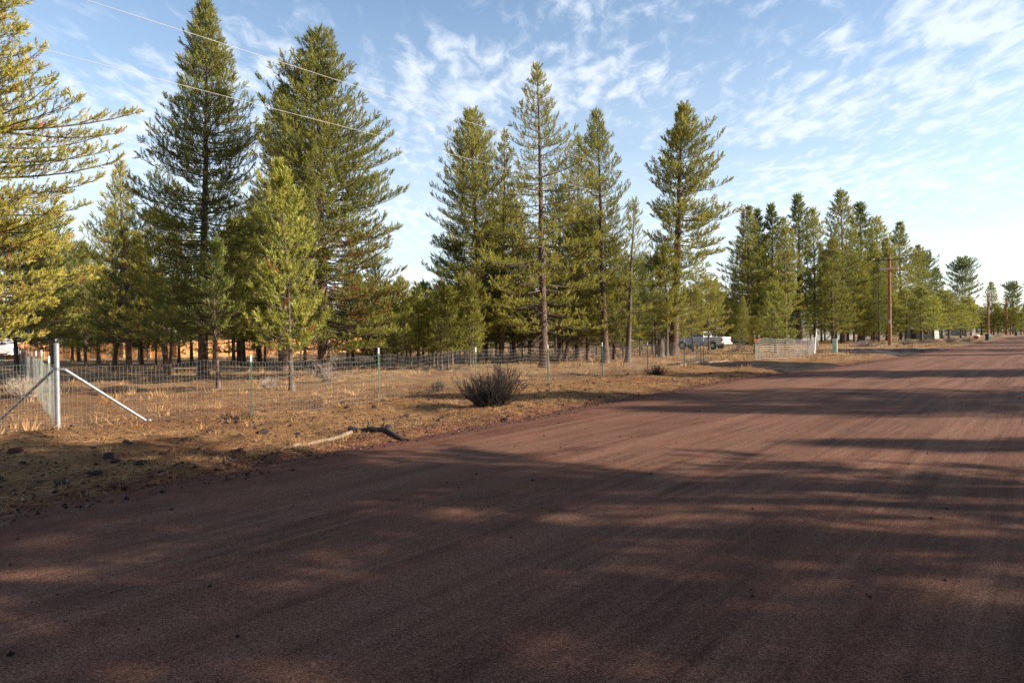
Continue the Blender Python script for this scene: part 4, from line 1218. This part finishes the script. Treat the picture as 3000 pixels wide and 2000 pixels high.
# ------------------------------------------------------------------ buildings seen between the trunks
def gable(name, label, base, W, D, Hw, Hr, rz, mw, mr_, over=0.35, windows=(), door=None, chimney=False):
    x, y = base
    r = empty(name, (x, y, 0.0)); r.rotation_euler = (0, 0, rz); tag(r, label, name.split('_')[-1] if name != 'house' else 'house')
    m = MB(); a, d = W / 2, D / 2
    m.add([(-a, -d, -.1), (a, -d, -.1), (a, d, -.1), (-a, d, -.1), (-a, -d, Hw), (a, -d, Hw), (a, d, Hw), (-a, d, Hw), (-a, 0, Hw + Hr - 0.05), (a, 0, Hw + Hr - 0.05)],
          [(0, 1, 5, 4), (1, 2, 6, 9, 5), (2, 3, 7, 6), (3, 0, 4, 8, 7), (0, 3, 2, 1), (4, 5, 9, 8), (6, 7, 8, 9)])
    m.build("wall", mw, r)
    m = MB(); t = 0.10; k = Hr / d; ao = a + over; do = d + over
    for s_ in (-1, 1):
        pts = [(-ao, s_ * do, Hw - k * over + 0.03), (ao, s_ * do, Hw - k * over + 0.03), (ao, 0, Hw + Hr + 0.03), (-ao, 0, Hw + Hr + 0.03)]
        m.add(pts + [(p[0], p[1], p[2] + t) for p in pts], [(0, 1, 2, 3), (7, 6, 5, 4), (0, 4, 5, 1), (1, 5, 6, 2), (2, 6, 7, 3), (3, 7, 4, 0)])
    m.build("roof", mr_, r)
    for (wx, wz, ww, wh) in windows:
        m = MB(); m.box((wx, -d - 0.02, wz), (ww + 0.16, 0.06, wh + 0.16)); w_ = m.build("window", M_white, r)
        m = MB(); m.box((wx, -d - 0.045, wz), (ww, 0.05, wh)); m.build("pane", M_glass, w_)
    if door:
        m = MB(); m.box((door, -d - 0.02, 1.0), (0.95, 0.06, 2.0)); m.build("door", M_walldark, r)
    return r
gable("house", "house with pale metal roof behind the board fence at the far left", G(60, 1040), 9, 7, 2.3, 0.9, 0.3, M_wallpale, M_roofgrey, windows=((-2, 1.5, 1.2, 1.0), (2, 1.5, 1.2, 1.0)), door=0.1)
gable("shed", "dark open-sided shed with pale roof right of the pickup", G(2205, 1003), 7.5, 5, 2.3, 1.3, 0.35, M_walldark, M_roofgrey, windows=((-2, 1.3, 0.8, 0.7),), door=1.5)
gable("house", "faded green house behind the shed, seen low between trunks", G(2140, 995), 12, 7, 2.6, 1.2, 0.1, M_wallgreen, M_roofgrey, windows=((-4, 1.5, 1.2, 1.0), (0, 1.5, 1.2, 1.0)), door=3.2)
gable("house", "pale house with grey-blue roof behind the A-shaped end brace", G(2392, 995), 13, 8, 3.0, 2.6, 0.25, M_wallpale, M_roofgrey, windows=((-4, 1.6, 1.4, 1.1), (1, 1.6, 1.4, 1.1)), door=4)
gable("house", "cream house glimpsed left of the nearest utility pole's base", G(2500, 990), 15, 8, 3.0, 1.8, 0.2, simple("cream_siding", (0.30, 0.26, 0.21), 0.8), M_roofgrey, windows=((-4, 1.6, 1.4, 1.1), (1, 1.6, 1.4, 1.1)), door=4)
gable("shed", "small pale shed with dark green roof right of the nearest utility pole", G(2700, 993), 5.2, 4, 2.0, 1.4, -0.75, M_wallpale, M_roofgreen, windows=((1.2, 1.2, 0.7, 0.6),), door=-1.0)
gable("house", "long low cream house with dark roof behind the roadside at far right", G(2770, 983), 15, 8, 2.6, 1.0, 0.35, simple("tan_siding", (0.26, 0.22, 0.17), 0.8), M_walldark, windows=((-5, 1.6, 1.4, 1.1), (3, 1.6, 1.4, 1.1)), door=0)
# small white utility trailer at the far left edge
def trailer():
    x, y = G(4, 1054)
    r = empty("camper_trailer", (x, y, 0)); r.rotation_euler = (0, 0, 0.15); tag(r, "white camper trailer with a red stripe, cut by the photo's left edge", "trailer")
    m = MB(); pts = [(-3, 0.45), (-3.1, 1.6), (-2.7, 2.3), (0.9, 2.3), (1.15, 1.3), (1.45, 0.9), (1.45, 0.5)]
    k = len(pts); w = 1.1
    m.add([(p[0], -w, p[1]) for p in pts] + [(p[0], w, p[1]) for p in pts], [tuple(range(k))[::-1], tuple(range(k, 2 * k))] + [(i, (i + 1) % k, (i + 1) % k + k, i + k) for i in range(k)])
    m.build("body", M_white, r, bevel=0.04)
    m = MB(); m.box((-0.9, -1.115, 0.62), (4.1, 0.03, 0.10)); m.build("stripe", M_redlens, r)
    m = MB(); m.box((-1.2, -1.115, 1.65), (1.1, 0.03, 0.5)); m.build("window", M_glass, r)
    for cx_ in (-1.6, 0.6):
        m = MB(); m.tube([(cx_, -1.12, 0.32), (cx_, -0.9, 0.32)], 0.32, 16); m.build("wheel", M_tyre, r)
trailer()
# red drum with white cover by the road
x, y = G(2861, 992)
r = empty("covered_drum", (x, y, gzf(x, y))); tag(r, "squat red drum under a white cover, left of the green roadside bin", "drum")
m = MB(); m.tube([(0, 0, 0), (0, 0, 0.5)], 0.50, 18); m.build("drum", M_rust, r)
m = MB(); m.tube([(0, 0, 0.5), (0, 0, 0.66), (0, 0, 0.82)], [0.56, 0.5, 0.2], 18); m.build("cover", M_white, r)

# ------------------------------------------------------------------ ground clutter
def mat_tint(name, stops, rough=0.85, trans=0.0):
    b = NB(name); b.set('Base Color', b.ramp(b.attr('tint'), stops)); b.set('Roughness', rough); b.set('Specular IOR Level', 0.2)
    return b.m
M_straw = mat_tint("dry_straw", [(0.0, (0.12, 0.055, 0.022)), (0.35, (0.30, 0.155, 0.060)), (0.7, (0.50, 0.30, 0.13)), (1.0, (0.66, 0.47, 0.25))])
M_litter = mat_tint("fallen_pine_needles", [(0.0, (0.09, 0.030, 0.012)), (0.5, (0.30, 0.10, 0.035)), (1.0, (0.50, 0.24, 0.11))])
M_pebble = mat_tint("pebbles", [(0.0, (0.010, 0.008, 0.008)), (0.5, (0.035, 0.022, 0.020)), (0.75, (0.12, 0.040, 0.025)), (1.0, (0.22, 0.14, 0.11))])

def blades(name, P, Hh, D, W, tint, mat, label, cat, bendy=0.3, kind='stuff'):
    """P (N,3) roots, D (N,3) unit directions, Hh lengths: each a 2-segment tapering blade"""
    rng = np.random.default_rng(4)
    side = np.cross(D, rng.normal(size=D.shape)); side /= np.linalg.norm(side, axis=1)[:, None] + 1e-9
    side[:, 2] *= 0.3
    mid = P + D * (Hh * 0.55)[:, None]
    D2 = D + rng.normal(size=D.shape) * bendy; D2 /= np.linalg.norm(D2, axis=1)[:, None]
    tip = mid + D2 * (Hh * 0.45)[:, None]
    w = W[:, None]
    V = np.stack([P - side * w, P + side * w, mid + side * w * 0.8, mid - side * w * 0.8, mid - side * w * 0.8, mid + side * w * 0.8, tip + side * w * 0.25, tip - side * w * 0.25], 1).reshape(-1, 3)
    F = np.arange(len(V)).reshape(-1, 4)
    me = mesh_np(name, V, F, {'tint': ('FACE', np.repeat(np.clip(tint, 0, 1), 2))})
    return tag(link(name, me, mat), label, cat, kind=kind)

def scatter(rng, n, smin, smax, dmin, dmax, power=1.0):
    s_ = rng.uniform(smin, smax, n); d = dmin + (dmax - dmin) * rng.uniform(0, 1, n) ** power
    nn = edge_n(s_) - d
    x, y = xy(s_, nn)
    return x, y, d
def patchy(x, y, f=0.6, ph=0.0):
    return 0.5 + 0.25 * np.sin(f * x + 1.7 * np.sin(f * 0.7 * y + ph)) + 0.25 * np.sin(1.3 * f * y + 1.3 * np.sin(f * x * 0.9 + ph))

SHEETS = [[(1940, 1071), (2080, 1074), (2200, 1083), (2330, 1097), (2430, 1103), (2620, 1073), (2480, 1065), (2330, 1060), (2160, 1059), (1990, 1062)],
          [(2430, 1035), (2540, 1038), (2620, 1043), (2740, 1052), (2900, 1016), (2760, 1019), (2560, 1021), (2430, 1022)]]
def on_drive(x, y):
    hit = np.zeros(len(x), bool)
    for poly in SHEETS:
        W = [G(*p) for p in poly]; ins = np.zeros(len(x), bool)
        for (x1, y1), (x2, y2) in zip(W, W[1:] + W[:1]):
            c = ((y1 > y) != (y2 > y)) & (x < (x2 - x1) * (y - y1) / (y2 - y1 + 1e-12) + x1)
            ins ^= c
        hit |= ins
    return hit
def lay_grass():
    rng = np.random.default_rng(21)
    # flat straw litter on the verge and just beyond the fence
    x, y, d = scatter(rng, 120000, -6, 34, -0.05, 11, 1.1)
    keep = (y > 3.5) & (patchy(x, y, 1.3) + rng.uniform(-0.35, 0.35, len(x)) > 0.32) & (x / np.maximum(y, .1) > -1.0)
    x, y, d = x[keep], y[keep], d[keep]; n = len(x)
    a = rng.uniform(0, 6.28, n); D = np.stack([np.cos(a), np.sin(a), rng.uniform(-0.02, 0.28, n)], 1); D /= np.linalg.norm(D, axis=1)[:, None]
    P = np.stack([x, y, gz(x, y) + rng.uniform(0.0, 0.02, n)], 1)
    blades("straw_litter", P, rng.uniform(0.06, 0.26, n), D, rng.uniform(0.0014, 0.0030, n), 0.12 + rng.beta(2, 2.2, n) * 0.85, M_straw, "flattened dry straw and needle litter covering the road verge", "straw", 0.25)
    # standing tufts
    PX = []; 
    def clumps(n, smin, smax, dmin, dmax, hmin, hmax, per, spread, thr, seed, wid):
        r = np.random.default_rng(seed)
        x, y, d = scatter(r, n, smin, smax, dmin, dmax)
        k = (y > 4) & (patchy(x, y, 0.7, seed) + r.uniform(-0.3, 0.3, len(x)) > thr) & (x / np.maximum(y, .1) > -1.0) & (x / np.maximum(y, .1) < 0.9)
        x, y = x[k], y[k]
        hc = r.uniform(hmin, hmax, len(x)); tc = r.normal(0.45, 0.18, len(x))
        m_ = per
        xx = np.repeat(x, m_); yy = np.repeat(y, m_); N = len(xx)
        ox = r.normal(0, spread, N) * np.repeat(0.5 + hc / hmax, m_); oy = r.normal(0, spread, N) * np.repeat(0.5 + hc / hmax, m_)
        P = np.stack([xx + ox, yy + oy, gz(xx + ox, yy + oy) - 0.01], 1)
        D = np.stack([ox * 3.0 / (spread * 9) + r.normal(0, 0.22, N), oy * 3.0 / (spread * 9) + r.normal(0, 0.22, N), np.ones(N)], 1); D /= np.linalg.norm(D, axis=1)[:, None]
        return P, np.repeat(hc, m_) * r.uniform(0.45, 1.1, N), D, np.full(N, wid) * r.uniform(0.7, 1.3, N), np.repeat(tc, m_) + r.normal(0, 0.1, N)
    sets = [clumps(420, -6, 26, 0.1, 5.5, 0.05, 0.20, 26, 0.045, 0.42, 31, 0.0022),     # verge
            clumps(260, -6, 34, -0.05, 0.9, 0.05, 0.22, 16, 0.04, 0.35, 32, 0.0022),     # along the road edge
            clumps(1500, 0, 60, 5.5, 24, 0.10, 0.34, 22, 0.09, 0.42, 33, 0.0048),        # behind the fence
            clumps(2200, 30, 130, 0.6, 30, 0.14, 0.45, 14, 0.16, 0.40, 34, 0.011),       # far
            clumps(900, 10, 90, 24, 60, 0.14, 0.42, 12, 0.18, 0.40, 35, 0.012)]
    A = [np.concatenate([q[i] for q in sets]) for i in range(5)]
    ok = ~on_drive(A[0][:, 0], A[0][:, 1]); A = [q[ok] for q in A]
    blades("dry_grass", A[0], A[1], A[2], A[3], A[4], M_straw, "dry straw-coloured grass tufts on the verge and under the pines", "grass", 0.35)
    # needles shed on the road
    n = 3000
    s_ = rng.uniform(-1, 14, n); nn = RIGHT_N - 0.2 - (RIGHT_N + 8.6) * rng.uniform(0, 1, n) ** 1.9
    x, y = xy(s_, nn); k = (y > 1.2); x, y, s_, nn = x[k], y[k], s_[k], nn[k]; n = len(x)
    a = rng.normal(0.2, 0.9, n); D = np.stack([np.cos(a), np.sin(a), np.full(n, 0.02)], 1)
    P = np.stack([x, y, road_z(s_, nn) + 0.004], 1)
    blades("shed_pine_needles", P, rng.uniform(0.03, 0.085, n), D, rng.uniform(0.0009, 0.0018, n), rng.uniform(0, 1, n), M_litter, "orange shed pine needles scattered over the near road surface", "needles", 0.35)
lay_grass()

def rock_mesh(seed):
    import bmesh
    r = random.Random(seed); bm = bmesh.new(); bmesh.ops.create_icosphere(bm, subdivisions=3, radius=0.5)
    ph = [r.uniform(0, 6.28) for _ in range(9)]; sx, sy, sz = r.uniform(0.8, 1.3), r.uniform(0.7, 1.0), r.uniform(0.5, 0.8)
    for v in bm.verts:
        c = v.co * 2
        f = 1 + 0.22 * math.sin(3.1 * c.x + ph[0]) * math.sin(2.7 * c.y + ph[1]) + 0.14 * math.sin(6 * c.z + ph[2] + 3 * c.x) + 0.09 * math.sin(11 * c.y + ph[3]) * math.sin(9 * c.x + ph[4]) + r.uniform(-0.06, 0.06)
        v.co = Vector((v.co.x * sx, v.co.y * sy, v.co.z * sz)) * f
    me = bpy.data.meshes.new("lava_rock"); bm.to_mesh(me); bm.free(); return me
ROCKS = [rock_mesh(i) for i in range(6)]
ROCKS_RED = [rock_mesh(i + 10) for i in range(3)]
for me in ROCKS: me.materials.append(M_rock)
for me in ROCKS_RED: me.materials.append(M_rockred)
def rock(x, y, size, me, label, group=None, rz=0.0, z=None):
    o = bpy.data.objects.new("lava_rock", me); COL.objects.link(o)
    o.location = (x, y, (gzf(x, y) if z is None else z) + size * 0.12); o.scale = (size,) * 3; o.rotation_euler = (rr_.uniform(-.2, .2), rr_.uniform(-.2, .2), rz)
    tag(o, label, "rock", group)
named = [((320, 1349), 0.20, 0, "pair-forming black lava rock with a flat top, on the verge below the right brace"),
         ((338, 1358), 0.16, 1, "black lava rock touching the flat-topped one on the verge"),
         ((413, 1365), 0.18, 2, "lone round black rock on the verge below the dark shrub"),
         ((280, 1390), 0.18, 3, "black rock close to the road edge at lower left"),
         ((180, 1424), 0.22, 4, "broad low dark rock near the road edge at far left"),
         ((700, 1327), 0.26, 10, "long reddish lava rock near the pale log's left end"),
         ((690, 1338), 0.18, 3, "dark rock just below the long reddish one"),
         ((345, 1424), 0.26, 11, "orange-red rock slab at the road edge, lower left"),
         ((44, 1331), 0.24, 12, "brown-red rock on the verge near the left edge"),
         ((777, 1268), 0.18, 5, "black jagged rock above the pale log"),
         ((1288, 1236), 0.17, 0, "black rock left of the big dark shrub's foot"),
         ((1448, 1240), 0.22, 1, "dark rock heap piece at the road edge below the big dark shrub"),
         ((1480, 1226), 0.18, 2, "dark rock right of the rock heap below the big dark shrub")]
for (px, py), sz, mi, lb in named:
    x, y = G(px, py)
    rock(x, y, sz * 0.8, ROCKS[mi] if mi < 10 else ROCKS_RED[mi - 10], lb, rz=rr_.uniform(0, 6))
rg = np.random.default_rng(8)
x, y, d = scatter(rg, 420, -4, 30, 0.0, 6.2, 1.3)
cnt = 0
for i in range(len(x)):
    if y[i] < 4 or cnt >= 170 or not (-0.8 < x[i] / y[i] < 0.8): continue
    if patchy(x[i], y[i], 0.9, 2.0) + rg.uniform(-0.3, 0.3) < 0.45: continue
    red = rg.uniform() < (0.35 if d[i] < 1.2 else 0.12)
    sz = float(np.clip(rg.lognormal(-2.65, 0.45), 0.04, 0.20))
    rock(float(x[i]), float(y[i]), sz, (ROCKS_RED[rg.integers(3)] if red else ROCKS[rg.integers(6)]),
         "small reddish lava rock scattered on the straw verge" if red else "small black lava rock scattered on the straw verge",
         "reddish rocks on the verge" if red else "black rocks on the verge", rz=float(rg.uniform(0, 6)))
    cnt += 1
def pebbles():
    rng = np.random.default_rng(14)
    base = np.array([(1, 0, 0), (-1, 0, 0), (0, 1, 0), (0, -1, 0), (0, 0, 0.8), (0, 0, -0.6)], float)
    tri = np.array([(0, 2, 4), (2, 1, 4), (1, 3, 4), (3, 0, 4), (2, 0, 5), (1, 2, 5), (3, 1, 5), (0, 3, 5)])
    x, y, d = scatter(rng, 26000, -6, 30, -0.3, 7, 1.3)
    s2 = rng.uniform(-1, 30, 1400); n2 = rng.uniform(-9, RIGHT_N, 1400); x2, y2 = xy(s2, n2)
    xb, yb, db = scatter(rng, 9000, -6, 45, -0.75, 0.55); xb, yb, db = xb[yb > 3], yb[yb > 3], db[yb > 3]
    k = (y > 3) & (patchy(x, y, 1.1, 2.0) + rng.uniform(-0.3, 0.3, len(x)) > 0.42)
    x, y = x[k], y[k]; z = gz(x, y); sz = np.clip(rng.lognormal(-4.2, 0.45, len(x)), 0.006, 0.045)
    z2 = road_z(s2, n2); sz2 = np.clip(rng.lognormal(-4.9, 0.5, len(x2)), 0.003, 0.03)
    t = np.where(rng.uniform(size=len(x)) < 0.3, rng.uniform(0.65, 0.95, len(x)), rng.uniform(0, 0.4, len(x))); t2 = rng.uniform(0, 0.45, len(x2))
    sb, nb2 = sn(xb, yb); zb = np.maximum(gz(xb, yb), road_z(sb, nb2)); szb = np.clip(rng.lognormal(-4.5, 0.5, len(xb)), 0.004, 0.035)
    tb = np.where(rng.uniform(size=len(xb)) < 0.6, rng.uniform(0.6, 1.0, len(xb)), rng.uniform(0, 0.5, len(xb)))
    X = np.concatenate([x, x2, xb]); Y = np.concatenate([y, y2, yb]); Z = np.concatenate([z, z2, zb]); S_ = np.concatenate([sz, sz2, szb]); T = np.concatenate([t, t2, tb]); n = len(X)
    V = base[None] * rng.uniform(0.6, 1.2, (n, 6, 1)); a = rng.uniform(0, 6.28, n); c, s_ = np.cos(a)[:, None], np.sin(a)[:, None]
    V = np.stack([V[..., 0] * c - V[..., 1] * s_, V[..., 0] * s_ + V[..., 1] * c, V[..., 2]], -1) * S_[:, None, None] + np.stack([X, Y, Z + S_ * 0.2], 1)[:, None, :]
    F = (tri[None] + (np.arange(n) * 6)[:, None, None]).reshape(-1, 3)
    me = mesh_np("pebbles", V.reshape(-1, 3), F, {'tint': ('FACE', np.repeat(T, 8))})
    tag(link("pebbles", me, M_pebble), "small dark cinders and pebbles strewn over the verge and road", "pebbles", kind='stuff')
pebbles()

# ------------------------------------------------------------------ shrubs, weeds, logs
def twiggy(name, label, x, y, R_, Hh, seed, mat, stems=60, sub=5, r0=0.010, cat="shrub", spike=0.0, curve=0.35, tips=3):
    rng = np.random.default_rng(seed)
    root = empty(name, (x, y, gzf(x, y) - 0.02)); tag(root, label, cat)
    a = rng.uniform(0, 6.28, stems); lean_ = rng.uniform(0.05, 1.0, stems) ** 0.7
    L = Hh * (1.0 - 0.35 * lean_) * rng.uniform(0.6, 1.1, stems) * (1 + 0.30 * np.maximum(0, np.cos(a - 0.6)) ** 5 - 0.18 * np.maximum(0, np.cos(a - 2.6)) ** 3)
    u = np.linspace(0, 1, 7)[None, :]
    rad = R_ * lean_[:, None] * (u ** (1 - curve)); wig = 0.05 * np.sin(u * 7 + a[:, None] * 5) * R_
    bend = rng.uniform(-0.3, 0.3, (stems, 1)) * u
    P = np.stack([rad * np.cos(a[:, None] + bend) + wig, rad * np.sin(a[:, None] + bend) - wig, L[:, None] * u ** (0.85 + 0.5 * lean_[:, None])], -1)
    P[:, :, :2] += rng.normal(0, 0.05 * R_, (stems, 1, 2))
    V, F = np_tubes(P, r0 * (1 - 0.75 * u) * rng.uniform(0.6, 1.2, (stems, 1)), 4)
    merge = stems <= 50
    if not merge: me = mesh_np("stems", V, F); link("stems", me, mat, root)
    k = stems * sub; si = rng.integers(0, stems, k); ui = rng.integers(1, 6, k)
    A = P[si, ui]; D = P[si, ui + 1] - P[si, ui]; D /= np.linalg.norm(D, axis=1)[:, None] + 1e-9
    D = D + rng.normal(0, 0.42, D.shape); D[:, 2] += 0.25; D /= np.linalg.norm(D, axis=1)[:, None]
    l1 = Hh * rng.uniform(0.10, 0.30, k)[:, None]; M1 = A + D * l1 * 0.5; E = A + D * l1 + rng.normal(0, 0.02, A.shape); E[:, 2] = np.maximum(E[:, 2], 0.02)
    V1, F1_ = np_tubes(np.stack([A, M1, E], 1), np.tile([[r0 * 0.42, r0 * 0.32, r0 * 0.18]], (k, 1)), 3)
    k2 = k * tips; j = rng.integers(0, k, k2); A2 = A[j] + (E[j] - A[j]) * rng.uniform(0.3, 1.0, (k2, 1)); D2 = D[j] + rng.normal(0, 0.55, (k2, 3)); D2[:, 2] += 0.3; D2 /= np.linalg.norm(D2, axis=1)[:, None]
    E2 = A2 + D2 * Hh * rng.uniform(0.04, 0.12, (k2, 1)); E2[:, 2] = np.maximum(E2[:, 2], 0.01)
    V2, F2_ = np_tubes(np.stack([A2, E2], 1), np.tile([[r0 * 0.28, r0 * 0.2]], (k2, 1)), 3)
    if merge: me = mesh_np("stems", np.concatenate([V, V1, V2]), np.concatenate([F, F1_ + len(V), F2_ + len(V) + len(V1)]))
    else: me = mesh_np("twigs", np.concatenate([V1, V2]), np.concatenate([F1_, F2_ + len(V1)]))
    link("stems" if merge else "twigs", me, mat, root)
    return root
bx_, by_ = G(1440, 1196)
twiggy("dark_shrub", "big charred-looking leafless shrub on the verge, its black twigs fanned wide", bx_, by_, 0.98, 1.0, 51, M_darkshrub, stems=150, sub=8, r0=0.011, tips=3)
x, y = G(695, 1232); twiggy("dark_shrub", "low dark matted shrub on the verge beside the first green fence post", x, y, 0.38, 0.16, 52, M_darkshrub, stems=70, sub=6, r0=0.006)
x, y = G(1922, 1100); twiggy("dark_shrub", "dark low shrub at the foot of the far roadside fence posts", x, y, 0.62, 0.42, 53, M_darkshrub, stems=80, sub=7, r0=0.009)
x, y = G(1278, 1150); twiggy("dark_shrub", "small dusky shrub just behind the fence left of the big charred shrub", x, y, 0.40, 0.40, 54, M_darkshrub, stems=60, sub=5, r0=0.007)
x, y = G(80, 1168); twiggy("pale_bush", "pale dead bush behind the left slanting brace", x, y, 0.62, 0.78, 55, M_paleweed, stems=90, sub=8, r0=0.008, cat="bush")
x, y = G(790, 1146); twiggy("pale_bush", "pale dry weed clump behind the first green fence post", x, y, 0.36, 0.55, 56, M_paleweed, stems=70, sub=6, r0=0.005, cat="bush")
x, y = G(1445, 1060); twiggy("pale_bush", "forked pale dead sapling in front of the middle group's trunks", x, y, 0.9, 1.5, 57, M_paleweed, stems=9, sub=6, r0=0.03, cat="bush", tips=1)
x, y = G(2045, 1066); twiggy("pale_bush", "heap of grey dead branches beside the driveway gap", x, y, 1.0, 0.55, 58, M_deadtwig, stems=50, sub=6, r0=0.014, cat="brush pile")
x, y = G(2165, 1032); twiggy("pale_bush", "grey brush heap behind the fence in front of the dark shed", x, y, 1.2, 0.8, 59, M_deadtwig, stems=50, sub=6, r0=0.02, cat="brush pile")
farsh = [((2660, 1009), "first dark sagebrush right of the nearest utility pole"), ((2720, 1006), "second dark sagebrush right of the nearest utility pole"), ((2785, 1002), "dark sagebrush left of the red drum"),
         ((2835, 1000), "wide dark sagebrush at the foot of the red drum"), ((2540, 1016), "dusky sagebrush left of the nearest utility pole's base"), ((2925, 986), "greenish sagebrush right of the green roadside bin")]
for i, (p, lb) in enumerate(farsh):
    x, y = G(*p); twiggy("sagebrush", lb, x, y, 1.5 + 0.4 * math.sin(i * 2), 0.85, 80 + i, M_paleweed if i % 3 == 2 else M_deadtwig, stems=70, sub=8, r0=0.022, tips=2)
deadw = [(960, 1120, "bent dead boughs lying at the broad pine's foot", 1.6, 1.2, 18), (1500, 1060, "tangle of grey dead boughs right of the olive pine's trunk", 2.2, 1.6, 20), (1640, 1062, "tangle of black dead boughs right of the tallest middle pine's trunk", 2.6, 2.0, 24),
         (1180, 1060, "grey dead twigs under the bright young stand, left part", 2.0, 1.3, 20), (1330, 1056, "grey dead twigs under the bright young stand, right part", 2.0, 1.3, 20)]
for i, (px, py, lb, R_, h_, st_) in enumerate(deadw):
    x, y = G(px, py); twiggy("dead_boughs", lb, x, y, R_, h_, 90 + i, M_deadtwig if i != 2 else M_darkshrub, stems=st_, sub=7, r0=0.018, cat="dead branches", tips=2, curve=0.1)

def log(name, label, pts_px, rad, mat, knots, seed, zz=None):
    rng = random.Random(seed)
    P = [G(*p) for p in pts_px]
    n = 16; pts = []; rads = []
    for i in range(n + 1):
        t = i / n * (len(P) - 1); k = min(int(t), len(P) - 2); f = t - k
        p = lerp2(P[k], P[k + 1], f); r_ = rad[0] + (rad[1] - rad[0]) * i / n
        r_ *= 1 + 0.10 * math.sin(i * 1.9 + seed) + rng.uniform(-0.05, 0.05)
        pts.append((p[0], p[1] + 0.02 * math.sin(i * 0.9), gzf(*p) + r_ * 0.75 + 0.01 * math.sin(i * 1.3))); rads.append(r_)
    root = empty(name, pts[0]); tag(root, label, "log")
    loc = pts[0]; pl = [(p[0] - loc[0], p[1] - loc[1], p[2] - loc[2]) for p in pts]
    m = MB(); m.tube(pl, rads, 12); m.build("wood", mat, root)
    for t, h in knots:
        i = int(t * n); p = pl[i]
        m = MB(); m.tube([p, (p[0] + 0.01, p[1] + 0.02, p[2] + rads[i] + h * 0.5), (p[0] + 0.03, p[1], p[2] + rads[i] + h)], [0.022, 0.014, 0.008], 6); m.build("branch_stub", mat, root)
log("pale_log", "pale bleached log lying along the road edge left of the black log", [(815, 1315), (880, 1302), (1030, 1278)], (0.014, 0.042), M_palelog, [(0.35, 0.02), (0.7, 0.03)], 1)
log("black_log", "black charred log touching the pale log's right end at the road edge", [(1024, 1272), (1110, 1278), (1203, 1285)], (0.055, 0.042), M_darklog, [(0.35, 0.10), (0.6, 0.09)], 2)
log("grey_log", "long grey fallen trunk lying behind the fence near the driveway gap", [(1985, 1073), (2060, 1066), (2135, 1060)], (0.05, 0.03), M_palelog, [], 3)
# stump by the red-trunked pine
x, y = G(1935, 1046)
r = empty("tree_stump", (x, y, gzf(x, y))); tag(r, "jagged grey stump left of the big reddish trunk", "stump")
m = MB(); m.tube([(0, 0, -0.1), (0, 0, 0.2), (0.02, 0, 1.0), (0.05, 0, 1.35)], [0.42, 0.30, 0.25, 0.17], 11); m.build("wood", M_bark_grey, r)
